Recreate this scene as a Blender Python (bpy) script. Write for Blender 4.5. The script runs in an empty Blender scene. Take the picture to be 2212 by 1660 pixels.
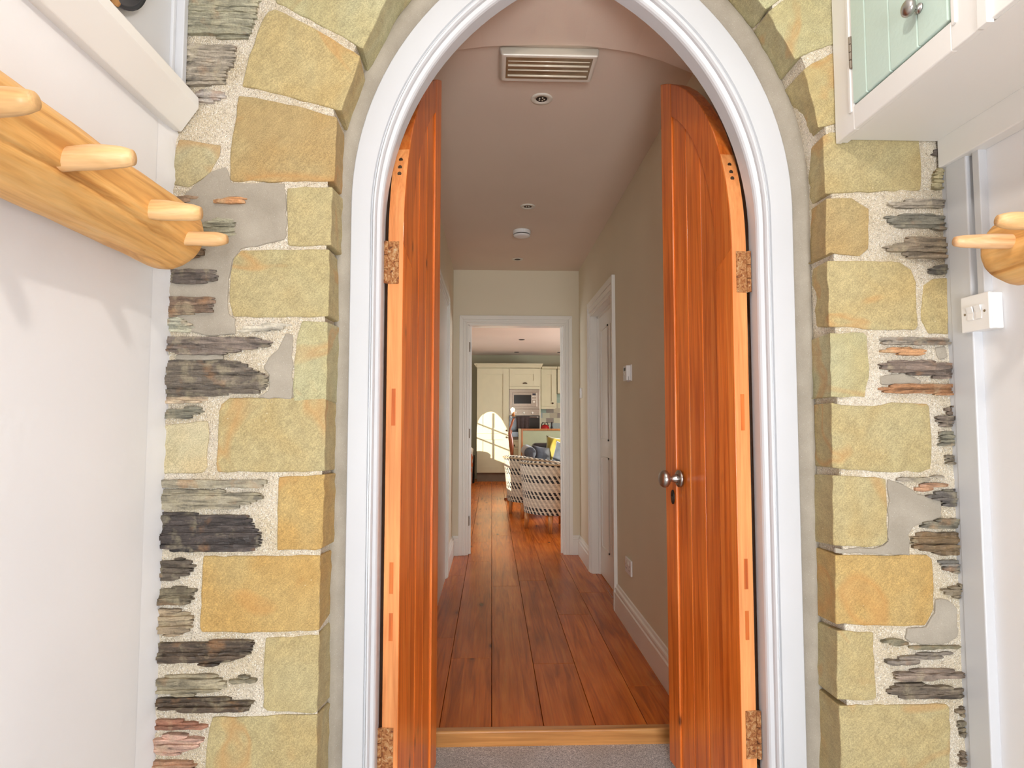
import bpy, bmesh, math, random
from mathutils import Vector, Matrix, noise
random.seed(7)
sc = bpy.context.scene
COL = sc.collection
# ------------------------------------------------------------------ camera
FPX, CX, CY = 1340.0, 1106.0, 830.0
CAM = Vector((0, 0, 1.163))
_vy = Vector(((1062 - CX) / FPX, (910 - CY) / FPX, 1)).normalized()
_u = Vector((.003, -1, 0))
_vz = (_u - _vy * _u.dot(_vy)).normalized()
_vx = _vy.cross(_vz)
cd = bpy.data.cameras.new('camera')
cam = bpy.data.objects.new('camera', cd); COL.objects.link(cam)
cd.sensor_width = 36; cd.lens = 36 * FPX / 2212; cd.clip_start = .02
_r = Vector((_vx.x, _vy.x, _vz.x)); _d = Vector((_vx.y, _vy.y, _vz.y)); _f = Vector((_vx.z, _vy.z, _vz.z))
cam.matrix_world = Matrix(((_r.x, -_d.x, -_f.x, CAM.x), (_r.y, -_d.y, -_f.y, CAM.y), (_r.z, -_d.z, -_f.z, CAM.z), (0, 0, 0, 1)))
sc.camera = cam
# ------------------------------------------------------------------ world, lights, exposure
sc.view_settings.view_transform = 'Standard'; sc.view_settings.look = 'None'
sc.view_settings.gamma = 1; sc.view_settings.use_curve_mapping = False
sc.view_settings.exposure = 0.15
w = bpy.data.worlds.new('sky'); sc.world = w; w.use_nodes = True
w.node_tree.nodes['Background'].inputs[0].default_value = (.86, .93, 1.0, 1)
w.node_tree.nodes['Background'].inputs[1].default_value = 4.0
sc.cycles.use_denoising = True
sc.cycles.max_bounces = 7; sc.cycles.diffuse_bounces = 4; sc.cycles.glossy_bounces = 3; sc.cycles.use_adaptive_sampling = True; sc.cycles.adaptive_threshold = .02; sc.cycles.caustics_reflective = False; sc.cycles.caustics_refractive = False
sc.cycles.sample_clamp_indirect = 6


def light(name, kind, loc, energy, color=(1, 1, 1), direction=None, **kw):
    d = bpy.data.lights.new(name, kind); d.energy = energy; d.color = color
    for k, v in kw.items(): setattr(d, k, v)
    o = bpy.data.objects.new(name, d); COL.objects.link(o); o.location = loc
    if direction is not None: o.rotation_euler = Vector(direction).to_track_quat('-Z', 'Y').to_euler()
    return o


light('sun', 'SUN', (-3, 4, 4), 9.0, (1, .9, .74), (1, 1.4, -.39), angle=.009)
light('assumed_porch_lamp', 'POINT', (.26, .46, 2.26), 19, (1, .92, .83), shadow_soft_size=.035)  # assumed lamp out of view, placed from the peg shadows on the left wall
light('kitchen_fill_light', 'AREA', (3.45, 9.0, 1.5), 100, (.95, .97, 1), (-1, 0, -.1), shape='RECTANGLE', size=2.4, size_y=1.4)  # added fill to brighten the kitchen, set in an invented opening out of view
light('porch_fill_light', 'AREA', (.3, -1.58, 1.05), 60, (.94, .97, 1), (0, 1, .08), shape='RECTANGLE', size=.82, size_y=1.7, spread=math.radians(125))  # added fill for assumed daylight behind the viewpoint; the back wall has no door
# ------------------------------------------------------------------ pixel measuring helpers (photo frame 2212 x 1660)


def ray(px, py):
    d = Vector(((px - CX) / FPX, (py - CY) / FPX, 1))
    return Vector((d.dot(_vx), d.dot(_vy), d.dot(_vz)))


def PY(px, py, Y):
    d = ray(px, py); return CAM + d * ((Y - CAM.y) / d.y)


def PX(px, py, X):
    d = ray(px, py); return CAM + d * ((X - CAM.x) / d.x)


def PZ(px, py, Z):
    d = ray(px, py); return CAM + d * ((Z - CAM.z) / d.z)


# ------------------------------------------------------------------ object helpers
def link(o, parent=None, base=None):
    COL.objects.link(o)
    if parent:
        o.parent = parent
        o.location = -Vector(parent.get('_b', (0, 0, 0)))
    return o


def tag(o, label=None, cat=None, group=None, kind=None):
    if label: o['label'] = label
    if cat: o['category'] = cat
    if group: o['group'] = group
    if kind: o['kind'] = kind
    return o


def thing(name, base, label, cat=None, group=None, kind=None):
    o = bpy.data.objects.new(name, None); COL.objects.link(o); o.location = base; o['_b'] = tuple(base)
    o.empty_display_size = .05
    return tag(o, label, cat, group, kind)


def color(o, c):
    o.color = (*c, 1); return o


def mesh(name, verts, faces, mat=None, parent=None, smooth=False, bevel=0, seg=2, col=None, angle=40):
    me = bpy.data.meshes.new(name); me.from_pydata([tuple(v) for v in verts], [], faces); me.validate()
    bm = bmesh.new(); bm.from_mesh(me); bmesh.ops.recalc_face_normals(bm, faces=bm.faces); bm.to_mesh(me); bm.free()
    if mat: me.materials.append(mat)
    o = bpy.data.objects.new(name, me); link(o, parent)
    if smooth:
        for p in me.polygons: p.use_smooth = True
    if bevel:
        m = o.modifiers.new('bevel', 'BEVEL'); m.width = bevel; m.segments = seg; m.limit_method = 'ANGLE'; m.angle_limit = math.radians(angle)
    if col: color(o, col)
    return o


class MB:
    """collects several solids that form ONE part"""
    def __init__(s): s.v = []; s.f = []
    def add(s, v, f):
        n = len(s.v); s.v += [Vector(q) for q in v]; s.f += [tuple(i + n for i in q) for q in f]; return s
    def box(s, x0, x1, y0, y1, z0, z1):
        return s.add([(x, y, z) for z in (z0, z1) for y in (y0, y1) for x in (x0, x1)],
                     [(0, 2, 3, 1), (4, 5, 7, 6), (0, 1, 5, 4), (2, 6, 7, 3), (0, 4, 6, 2), (1, 3, 7, 5)])
    def prism(s, loop, vec):
        n = len(loop); vec = Vector(vec); a = [Vector(p) for p in loop]
        return s.add(a + [p + vec for p in a], [tuple(range(n)), tuple(range(2 * n - 1, n - 1, -1))] + [(i, (i + 1) % n, n + (i + 1) % n, n + i) for i in range(n)])
    def tube(s, pts, rad, n=16, cap=True):
        pts = [Vector(p) for p in pts]; rings = []
        rads = rad if isinstance(rad, (list, tuple)) else [rad] * len(pts)
        t0 = (pts[1] - pts[0]).normalized(); ref = Vector((0, 0, 1)) if abs(t0.z) < .9 else Vector((1, 0, 0))
        vs = []
        for i, p in enumerate(pts):
            t = (pts[min(i + 1, len(pts) - 1)] - pts[max(i - 1, 0)]).normalized()
            a = t.cross(ref).normalized(); b = t.cross(a)
            for k in range(n):
                an = 2 * math.pi * k / n; vs.append(p + (a * math.cos(an) + b * math.sin(an)) * rads[i])
        fs = []
        for i in range(len(pts) - 1):
            for k in range(n): fs.append((i * n + k, i * n + (k + 1) % n, (i + 1) * n + (k + 1) % n, (i + 1) * n + k))
        if cap: fs += [tuple(range(n)), tuple((len(pts) - 1) * n + k for k in range(n))]
        return s.add(vs, fs)
    def build(s, name, mat, parent=None, **kw): return mesh(name, s.v, s.f, mat, parent, **kw)


def box(name, x0, x1, y0, y1, z0, z1, mat, parent=None, **kw): return MB().box(x0, x1, y0, y1, z0, z1).build(name, mat, parent, **kw)


def S(r, g, b):
    return tuple((c / 255 / 12.92) if c / 255 <= .04045 else ((c / 255 + .055) / 1.055) ** 2.4 for c in (r, g, b))


# ------------------------------------------------------------------ materials
class NT:
    def __init__(s, name):
        s.m = bpy.data.materials.new(name); s.m.use_nodes = True; s.t = s.m.node_tree; s.n = s.t.nodes; s.b = s.n['Principled BSDF']
        s.tc = s.new('ShaderNodeTexCoord')
    def new(s, t, **kw):
        o = s.n.new(t)
        for k, v in kw.items(): setattr(o, k, v)
        return o
    def l(s, a, b): s.t.links.new(a, b)
    def inp(s, node, k, v):
        if isinstance(v, bpy.types.NodeSocket): s.l(v, node.inputs[k])
        else: node.inputs[k].default_value = v
    def vec(s, scale=(1, 1, 1), rot=(0, 0, 0), src='Object', loc=None):
        mp = s.new('ShaderNodeMapping'); s.l(s.tc.outputs[src], mp.inputs[0]); mp.inputs['Scale'].default_value = scale; mp.inputs['Rotation'].default_value = rot
        if loc is not None: s.inp(mp, 'Location', loc)
        return mp.outputs[0]
    def noise(s, vec, scale=5, detail=4, rough=.55, dist=0):
        o = s.new('ShaderNodeTexNoise'); s.l(vec, o.inputs['Vector']); o.inputs['Scale'].default_value = scale; o.inputs['Detail'].default_value = detail
        o.inputs['Roughness'].default_value = rough; o.inputs['Distortion'].default_value = dist; return o.outputs[0]
    def vor(s, vec, scale=5, out='Distance', rnd=1, feature='F1'):
        o = s.new('ShaderNodeTexVoronoi', feature=feature); s.l(vec, o.inputs['Vector']); o.inputs['Scale'].default_value = scale; o.inputs['Randomness'].default_value = rnd; return o.outputs[out]
    def ramp(s, v, stops, interp='LINEAR'):
        o = s.new('ShaderNodeValToRGB'); s.l(v, o.inputs[0]); e = o.color_ramp.elements; o.color_ramp.interpolation = interp
        while len(e) < len(stops): e.new(.5)
        for i, (p, c) in enumerate(stops):
            e[i].position = p; e[i].color = (*c, 1) if isinstance(c, tuple) else (c, c, c, 1)
        return o.outputs[0]
    def mix(s, fac, a, b, mode='MIX'):
        o = s.new('ShaderNodeMix', data_type='RGBA', blend_type=mode)
        for k, v in ((0, fac), (6, a), (7, b)):
            if isinstance(v, tuple) and len(v) == 3: v = (*v, 1)
            s.inp(o, k, v)
        return o.outputs[2]
    def math(s, op, a, b=0, c=0):
        o = s.new('ShaderNodeMath', operation=op); s.inp(o, 0, a); s.inp(o, 1, b); s.inp(o, 2, c); return o.outputs[0]
    def bump(s, h, strength=.3, dist=.01, normal=None):
        o = s.new('ShaderNodeBump'); s.l(h, o.inputs['Height']); o.inputs['Strength'].default_value = strength; o.inputs['Distance'].default_value = dist
        if normal is not None: s.l(normal, o.inputs['Normal'])
        return o.outputs[0]
    def out(s, col=None, rough=None, normal=None, **kw):
        if col is not None: s.inp(s.b, 'Base Color', (*col, 1) if isinstance(col, tuple) and len(col) == 3 else col)
        if rough is not None: s.inp(s.b, 'Roughness', rough)
        if normal is not None: s.l(normal, s.b.inputs['Normal'])
        for k, v in kw.items():
            s.inp(s.b, k.replace('_', ' '), v)
        return s.m


def plain(name, c, rough=.5, var=.04, scale=8, bump=0, bscale=60, **kw):
    n = NT(name); v = n.vec()
    f = n.noise(v, scale, 1)
    c2 = tuple(x * (1 - var * 2.2) for x in c); c3 = tuple(min(1, x * (1 + var)) for x in c)
    colr = n.ramp(f, [(.3, c2), (.7, c3)])
    nm = n.bump(n.noise(v, bscale, 2), bump, .01) if bump else None
    return n.out(colr, rough, nm, **kw)


def m_objcol(n):
    o = n.new('ShaderNodeObjectInfo'); return o.outputs['Color'], o.outputs['Random']


def m_sandstone():
    n = NT('sandstone'); c, rnd = m_objcol(n); sh = n.math('MULTIPLY', rnd, 40.)
    cmb = n.new('ShaderNodeCombineXYZ'); n.l(sh, cmb.inputs[0]); n.l(sh, cmb.inputs[2])
    v = n.vec(loc=cmb.outputs[0])
    vt = n.vec((1, 1, 1), (0, .8, 0), loc=cmb.outputs[0]); ms = n.new('ShaderNodeMapping'); n.l(vt, ms.inputs[0]); ms.inputs['Scale'].default_value = (3, 3, 26)
    big = n.noise(v, 7, 2, .5, .6); med = n.noise(v, 34, 3, .65); fine = n.noise(v, 380, 1, .6); tool = n.noise(ms.outputs[0], 9, 2, .65, .5)
    warm = n.mix(n.ramp(big, [(.38, 0.), (.68, 1.)]), c, (.96, .76, .48), 'MULTIPLY')
    col = n.mix(.42, c, warm)
    col = n.mix(n.math('MULTIPLY', n.ramp(n.noise(v, 4, 2), [(.52, 0.), (.62, 1.)]), .18), col, S(168, 168, 130))
    col = n.mix(.6, col, n.ramp(med, [(.25, .70), (.75, 1.16)]), 'MULTIPLY')
    col = n.mix(.85, col, n.ramp(fine, [(.3, .72), (.7, 1.22)]), 'MULTIPLY')
    col = n.mix(.7, col, n.ramp(tool, [(.3, .87), (.7, 1.1)]), 'MULTIPLY')
    vein = n.noise(v, 3.2, 2, .5, 1.6)
    col = n.mix(n.ramp(vein, [(.57, 0.), (.63, .38), (.69, 0.)]), col, S(188, 128, 62))
    speck = n.ramp(n.vor(v, 38), [(.03, 1.), (.05, 0.)])
    col = n.mix(n.math('MULTIPLY', speck, n.ramp(big, [(.5, 0.), (.6, .8)])), col, S(238, 232, 215))
    h = n.math('ADD', n.math('MULTIPLY', tool, .7), n.math('ADD', n.math('MULTIPLY', med, .6), n.math('MULTIPLY', fine, .25)))
    return n.out(col, .9, n.bump(h, .45, .004))


def m_slate():
    n = NT('slate'); c, rnd = m_objcol(n); sh = n.math('MULTIPLY', rnd, 60.)
    cmb = n.new('ShaderNodeCombineXYZ'); n.l(sh, cmb.inputs[0]); n.l(sh, cmb.inputs[2])
    mp = n.new('ShaderNodeMapping'); n.l(n.tc.outputs['Object'], mp.inputs[0]); mp.inputs['Scale'].default_value = (1, 1, 1); n.l(cmb.outputs[0], mp.inputs['Location'])
    m2 = n.new('ShaderNodeMapping'); n.l(mp.outputs[0], m2.inputs[0]); m2.inputs['Scale'].default_value = (12, 12, 95)
    layers = n.noise(m2.outputs[0], 1, 4, .62, .7); patch = n.noise(mp.outputs[0], 26, 3, .6, .4); fine = n.noise(mp.outputs[0], 240, 1)
    col = n.mix(1., c, n.ramp(layers, [(.30, .30), (.48, .90), (.72, 1.7)]), 'MULTIPLY')
    col = n.mix(n.ramp(patch, [(.52, 0.), (.68, .62)]), col, n.mix(.5, S(196, 184, 150), c))
    col = n.mix(n.ramp(n.noise(mp.outputs[0], 17, 3), [(.58, 0.), (.70, .4)]), col, S(168, 122, 78))
    col = n.mix(.5, col, n.ramp(fine, [(.3, .75), (.7, 1.25)]), 'MULTIPLY')
    return n.out(col, n.ramp(patch, [(.3, .45), (.7, .8)]), n.bump(n.math('ADD', layers, n.math('MULTIPLY', fine, .2)), .8, .006))


def m_mortar():
    n = NT('sandy_mortar'); v = n.vec()
    peb = n.vor(v, 390, 'Color'); pd = n.vor(v, 390); fine = n.noise(v, 330, 1, .7); big = n.noise(v, 9, 1); med = n.noise(v, 75, 3, .7)
    sepn = n.new('ShaderNodeSeparateColor'); n.l(peb, sepn.inputs[0])
    col = n.ramp(big, [(.3, S(214, 198, 168)), (.7, S(228, 217, 198))])
    col = n.mix(n.ramp(sepn.outputs[0], [(.82, 0.), (.88, .5)], 'LINEAR'), col, S(160, 146, 124))
    col = n.mix(n.ramp(sepn.outputs[1], [(.86, 0.), (.9, .6)], 'LINEAR'), col, S(250, 246, 236))
    col = n.mix(.55, col, n.ramp(fine, [(.3, .72), (.7, 1.15)]), 'MULTIPLY')
    col = n.mix(n.ramp(med, [(.58, 0.), (.74, .5)]), col, S(140, 118, 92))
    return n.out(col, .95, n.bump(n.math('ADD', n.math('MULTIPLY', pd, -.7), n.math('ADD', fine, med)), .7, .006))


def m_cement():
    n = NT('grey_cement'); v = n.vec()
    fine = n.noise(v, 420, 2); big = n.noise(v, 12, 3)
    col = n.ramp(big, [(.3, S(152, 143, 128)), (.7, S(170, 161, 146))])
    col = n.mix(.35, col, n.ramp(fine, [(.3, .8), (.7, 1.15)]), 'MULTIPLY')
    col = n.mix(n.ramp(n.vor(v, 160), [(.05, .7), (.09, 0.)]), col, S(240, 238, 232))
    return n.out(col, .9, n.bump(fine, .25, .003))


def m_pine(name, c1, c2, c3, sx=(40, 40, 1.6), rough=.34, knots=True, coat=.25, bump=.12, **kw):
    """varnished timber, the grain runs along the axis with the small scale"""
    n = NT(name); c, rnd = m_objcol(n); sh = n.math('MULTIPLY', rnd, 30.)
    cmb = n.new('ShaderNodeCombineXYZ')
    for k in range(3): n.l(sh, cmb.inputs[k])
    v0 = n.vec(loc=cmb.outputs[0]); m2 = n.new('ShaderNodeMapping'); n.l(v0, m2.inputs[0]); m2.inputs['Scale'].default_value = sx
    g = n.noise(m2.outputs[0], 1, 3, .6, 1.2); g2 = n.noise(m2.outputs[0], 4.5, 2, .7); big = n.noise(v0, 3.2, 0)
    col = n.ramp(g, [(.28, c1), (.5, c2), (.75, c3)])
    col = n.mix(.5, col, n.ramp(g2, [(.3, .78), (.7, 1.12)]), 'MULTIPLY')
    col = n.mix(.6, col, n.ramp(big, [(.3, .82), (.7, 1.12)]), 'MULTIPLY')
    if knots:
        m3 = n.new('ShaderNodeMapping'); n.l(v0, m3.inputs[0]); m3.inputs['Scale'].default_value = (9, 9, 4.2) if sx[2] < 5 else ((4.2, 9, 9) if sx[0] < 5 else (5, 1.9, 5))
        k = n.vor(m3.outputs[0], 1.0)
        col = n.mix(n.ramp(k, [(.04, .8), (.08, .25), (.15, 0.)]), col, S(62, 26, 8))
    col = n.mix(1., col, c, 'MULTIPLY')
    return n.out(col, rough, n.bump(g2, bump, .002) if bump else None, Coat_Weight=coat, Coat_Roughness=.12, **kw)


M = {}
M['sand'] = m_sandstone(); M['slate'] = m_slate(); M['mortar'] = m_mortar(); M['cement'] = m_cement()
M['door'] = m_pine('orange_pine', S(186, 86, 22), S(220, 116, 42), S(234, 142, 64), rough=.36)
M['edge'] = m_pine('pale_orange_pine', S(206, 122, 62), S(226, 146, 84), S(238, 164, 100), rough=.5, knots=False, coat=.05)
M['oak'] = m_pine('oak_boards', S(164, 80, 20), S(206, 108, 34), S(224, 132, 50), sx=(26, 1.3, 26), rough=.27, coat=0, bump=0, Specular_IOR_Level=.22)
M['oak_x'] = m_pine('oak_nosing', S(176, 116, 58), S(205, 145, 82), S(222, 166, 102), sx=(1.3, 26, 26), rough=.35, knots=False)
M['log'] = m_pine('peeled_log', S(190, 128, 62), S(232, 176, 102), S(242, 198, 132), sx=(26, 2.6, 26), rough=.5, coat=.05)
M['peg'] = m_pine('peeled_branch', S(200, 152, 96), S(226, 182, 128), S(238, 202, 156), sx=(2.5, 34, 34), rough=.5, knots=False, coat=.05)
M['lamp_wood'] = m_pine('driftwood', S(110, 52, 20), S(160, 84, 38), S(190, 112, 60), sx=(40, 40, 3), rough=.35, knots=False)
M['leg'] = m_pine('light_leg', S(168, 112, 62), S(196, 138, 82), S(210, 156, 98), sx=(50, 50, 4), rough=.4, knots=False)
M['plaster'] = plain('white_plaster', S(232, 231, 232), .75, .012, 3, .10, 22)
M['gloss'] = plain('white_gloss_paint', S(205, 206, 209), .28, .01, 4, .03, 30)
M['trim_paint'] = plain('warm_white_trim_paint', S(242, 238, 230), .32, .01, 4)
M['cream'] = plain('cream_white_paint', S(232, 230, 226), .4, .012, 4, .03, 30)
M['taupe'] = plain('taupe_wall_paint', S(233, 222, 198), .85, .015, 2, .04, 160)
M['ceil'] = plain('ceiling_paint', S(230, 212, 194), .9, .012, 2, .03, 120)
M['mint'] = plain('mint_paint', S(198, 219, 208), .45, .02, 6, .05, 90)
M['kitchen_wall'] = plain('sage_wall', S(166, 160, 134), .85, .02, 2)
M['plastic'] = plain('white_plastic', S(240, 238, 236), .35, .008)
M['ivory'] = plain('aged_plastic', S(226, 220, 206), .35, .01)
M['shaker'] = plain('shaker_cream', S(204, 194, 160), .5, .012)
M['steel'] = plain('brushed_steel', S(156, 144, 130), .32, .03, 30, Metallic=.85)
M['nickel'] = plain('satin_nickel', S(178, 174, 170), .28, .02, 20, Metallic=1.0)
M['black'] = plain('black_gloss', S(16, 15, 15), .15, .05)
M['dark'] = plain('dark_metal', S(46, 38, 32), .45, .05, Metallic=.6)
M['bronze'] = plain('bronze_handle', S(92, 74, 58), .4, .05, Metallic=.8)
M['navy'] = plain('navy_glaze', S(22, 26, 44), .2, .05)
M['tuft'] = plain('tan_rope', S(172, 124, 72), .8, .1, 60)
M['sage'] = plain('sage_panel', S(172, 176, 142), .6, .02)
M['slateblue'] = plain('blue_grey_velvet', S(70, 80, 92), .7, .12, 14, .2, 60, Sheen_Weight=.5)
M['charcoal'] = plain('charcoal_leather', S(30, 32, 38), .4, .08, 10)
M['mustard'] = plain('mustard_velvet', S(150, 134, 30), .6, .14, 9, .15, 40, Sheen_Weight=.4)
M['towel'] = plain('brown_towel', S(70, 56, 52), .95, .08, 30, .3, 120)
M['red'] = plain('red_enamel', S(170, 22, 26), .25, .04)
M['orange'] = plain('orange_print', S(226, 110, 40), .5, .04)
M['piping'] = plain('tan_piping', S(172, 152, 122), .8, .05)
M['graphite'] = plain('dark_plinth', S(120, 102, 82), .6, .04)


def m_rust():
    n = NT('rusty_painted_iron'); v = n.vec()
    a = n.noise(v, 90, 5, .7, .8); b = n.noise(v, 200, 4, .7)
    col = n.ramp(a, [(.30, S(58, 40, 30)), (.43, S(150, 86, 40)), (.56, S(188, 136, 84)), (.7, S(206, 184, 150))])
    return n.out(col, .75, n.bump(n.math('ADD', a, b), .9, .004))


M['rust'] = m_rust()


def m_carpet():
    n = NT('grey_carpet'); v = n.vec()
    a = n.vor(v, 420, 'Color'); s = n.new('ShaderNodeSeparateColor'); n.l(a, s.inputs[0])
    col = n.ramp(s.outputs[0], [(0., S(132, 132, 136)), (.35, S(184, 182, 182)), (.75, S(214, 211, 208)), (1., S(244, 242, 240))])
    col = n.mix(n.ramp(n.noise(v, 6, 2), [(.4, 0.), (.65, .25)]), col, S(166, 156, 140))
    return n.out(col, 1., n.bump(n.noise(v, 500, 2), .5, .004))


M['carpet'] = m_carpet()


def m_fabric():
    """geometric upholstery: rows of slanted trapezoids in black, grey and cream"""
    n = NT('geometric_upholstery')
    uv = n.new('ShaderNodeUVMap'); sp = n.new('ShaderNodeSeparateXYZ'); n.l(uv.outputs[0], sp.inputs[0])
    U = n.math('DIVIDE', sp.outputs[0], .056); V = n.math('DIVIDE', sp.outputs[1], .0425)
    row = n.math('FLOOR', V); fv = n.math('FRACT', V)
    sh = n.math('MULTIPLY', n.math('MODULO', row, 2.), .5)
    fu = n.math('FRACT', n.math('ADD', n.math('ADD', U, sh), n.math('MULTIPLY', fv, .45)))
    shape = n.math('LESS_THAN', fu, .52)
    tri = n.math('LESS_THAN', n.math('FRACT', n.math('ADD', n.math('ADD', U, sh), n.math('MULTIPLY', fv, -.55))), .5)
    inrow = n.math('MULTIPLY', n.math('GREATER_THAN', fv, .12), n.math('LESS_THAN', fv, .98))
    r4 = n.math('MODULO', row, 4.)
    darkrow = n.math('LESS_THAN', r4, 1.5)
    dk = n.math('MULTIPLY', n.math('MULTIPLY', shape, inrow), darkrow)
    gr = n.math('MULTIPLY', n.math('MULTIPLY', shape, inrow), n.math('SUBTRACT', 1., darkrow))
    col = n.mix(n.math('MULTIPLY', tri, .55), S(216, 204, 182), S(190, 178, 158))
    col = n.mix(n.math('MULTIPLY', gr, .75), col, S(160, 148, 134))
    col = n.mix(dk, col, S(34, 33, 36))
    return n.out(col, .9, n.bump(n.noise(n.vec(), 500, 2), .3, .002), Sheen_Weight=.2)


M['fabric'] = m_fabric()


def m_glass(name, c, rough=.15):
    n = NT(name); return n.out(c, rough, Transmission_Weight=.6, IOR=1.4)


def m_glow():
    n = NT('lit_bulb'); return n.out((1, .8, .5), .3, Emission_Color=(1, .62, .28, 1), Emission_Strength=30.)


M['bulb'] = m_glow()
M['lens'] = plain('ribbed_lens', S(140, 120, 92), .12, .08, 20)
M['reflector'] = plain('tube_reflector', S(228, 218, 196), .15, .02)

# ------------------------------------------------------------------ main dimensions (metres)
YF, YFRAME, YLOB = 1.53, 1.66, 1.735      # stone face, arch frame face, start of lobby
YSTEP, YEND, YKIT = 2.398, 5.47, 12.0     # oak nosing, corridor end wall, kitchen unit fronts
XL, XR = -.794, 1.172                     # porch side walls
CXL, CXR = -.342, .776                    # corridor side walls
ZC, ZCAR = 2.507, -.054                    # corridor ceiling, carpet


def quad_plane(name, pts, mat, label, cat=None, kind='structure', parent=None):
    o = mesh(name, pts, [tuple(range(len(pts)))], mat, parent); return tag(o, label, cat, kind=kind)


# ---- arch curves: (left x, right x, springing z, radius)
A_IN = (-.3015, .738, 1.70, .8213); A_OUT = (-.380, .8297, 1.7498, .8388)
A_STONE = (-.402, .8513, 1.7715, .8509); A_REV = (-.402, .858, 1.773, .832)


def arch_mix(a, b, t): return tuple(x + (y - x) * t for x, y in zip(a, b))


def arch_pts(a, z0=ZCAR, n=26, m=8):
    xl, xr, zs, r = a; cxm = (xl + xr) / 2; out = []
    for i in range(m): out.append((xl, z0 + (zs - z0) * i / m))
    aa = math.acos((r - (cxm - xl)) / r)
    for i in range(n + 1):
        t = aa * i / n; out.append((xl + r - r * math.cos(t), zs + r * math.sin(t)))
    for i in range(n - 1, -1, -1):
        t = aa * i / n; out.append((xr - r + r * math.cos(t), zs + r * math.sin(t)))
    for i in range(m - 1, -1, -1): out.append((xr, z0 + (zs - z0) * i / m))
    return out


def arch_sweep(name, prof, mat, parent=None, jit=0, **kw):
    """prof: list of (arch params, Y)"""
    vs = []; fs = []
    for a, y in prof:
        for x, z in arch_pts(a):
            j = (noise.noise((x * 30, z * 30, y * 9)) * jit) if jit else 0
            vs.append((x + j, y + j * .5, z))
    n = len(vs) // len(prof)
    for k in range(len(prof) - 1):
        for i in range(n - 1): fs.append((k * n + i, k * n + i + 1, (k + 1) * n + i + 1, (k + 1) * n + i))
    return mesh(name, vs, fs, mat, parent, **kw)


def inside_arch(a, x, z):
    xl, xr, zs, r = a
    if x < xl or x > xr: return False
    if z < zs: return True
    return math.hypot(x - (xl + r), z - zs) < r and math.hypot(x - (xr - r), z - zs) < r


# ================================================================== PORCH: the stone wall
wf_v, wf_f, idx = [], [], {}
ST = .012; nx = int((XR - XL + .1) / ST); nz = int((2.72 - ZCAR) / ST)
A_HOLE = (-.417, .871, 1.776, .852)


def wv(i, j):
    if (i, j) not in idx:
        x = XL - .05 + i * ST; z = ZCAR + j * ST
        d = noise.noise((x * 34, z * 34, 1.)) * .0035 + noise.noise((x * 9, z * 9, 5.)) * .003
        idx[(i, j)] = len(wf_v); wf_v.append((x, YF + .0038 - d * .75, z))
    return idx[(i, j)]


for i in range(nx):
    for j in range(nz):
        x = XL - .05 + (i + .5) * ST; z = ZCAR + (j + .5) * ST
        if not inside_arch(A_HOLE, x, z): wf_f.append((wv(i, j), wv(i + 1, j), wv(i + 1, j + 1), wv(i, j + 1)))
wall_front = mesh('wall_front', wf_v, wf_f, M['mortar'], smooth=True)
tag(wall_front, 'rubble stone wall of dressed sandstone quoins, slate and sandy mortar around the arch', kind='structure')
arch_sweep('mortar_reveal', [((-.452, .906, 1.79, .88), YF + .0055), (A_HOLE, YF + .006), (A_HOLE, 1.70)], M['mortar'], wall_front, jit=.002)
arch_sweep('mortar_fillet', [(A_HOLE, 1.645), (A_REV, 1.638), (arch_mix(A_REV, A_OUT, .35), 1.648), (arch_mix(A_REV, A_OUT, 1.06), 1.666), (arch_mix(A_REV, A_OUT, 1.06), 1.70)], M['cement'], wall_front, jit=.004, smooth=True)

ZN = {'L1': (300, 0, 3.95), 'L2': (300, 400, 3.95), 'L3': (300, 800, 3.95), 'L4': (300, 1200, 3.609),
      'R1': (1600, 0, 3.614), 'R2': (1600, 400, 3.614), 'R3': (1600, 800, 3.614), 'R4': (1600, 1200, 3.609)}


def zp(z, pts):
    ox, oy, s = ZN[z]; return [(ox + a / s, oy + b / s) for a, b in pts]


def xz(p, Y=YF):
    q = PY(p[0], p[1], Y); return Vector((q.x, q.z))


def stone(top, arris, bottom, reveal, col, proud=0.0):
    """dressed block: face outline top+arris+bottom at the wall face, arris runs back to reveal"""
    fr = [xz(p) for p in top] + [xz(p) for p in arris] + [xz(p) for p in bottom]
    bk = [xz(p) for p in top] + [xz(p, 1.645) for p in reveal] + [xz(p) for p in bottom]
    F, B = [], []; n = len(fr); rs = random.random() * 50
    for i in range(n):
        a, b = fr[i], fr[(i + 1) % n]; c, d = bk[i], bk[(i + 1) % n]
        k = max(1, int((b - a).length / .022)); nr = Vector(((b - a).y, -(b - a).x)).normalized()
        for q in range(k):
            t = q / k; j = 0 if q == 0 else noise.noise((rs, i * 7 + q * .7, 0)) * .0042
            F.append(a.lerp(b, t) + nr * j); B.append(c.lerp(d, t) + nr * j)
    n = len(F); y0 = YF - proud
    vs = [(p.x, y0 + noise.noise((p.x * 12, p.y * 12, rs)) * .0025, p.y) for p in F] + [(p.x, 1.645, p.y) for p in B]
    o = mesh('stone', vs, [tuple(range(n))] + [(i, i + n, (i + 1) % n + n, (i + 1) % n) for i in range(n)] + [tuple(range(2 * n - 1, n - 1, -1))],
             M['sand'], wall_front, bevel=.0035, seg=2, col=col)
    return o


c_olive, c_tan, c_gold, c_pale, c_brown = S(178, 164, 121), S(182, 166, 121), S(184, 155, 98), S(178, 172, 134), S(172, 149, 103)
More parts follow.
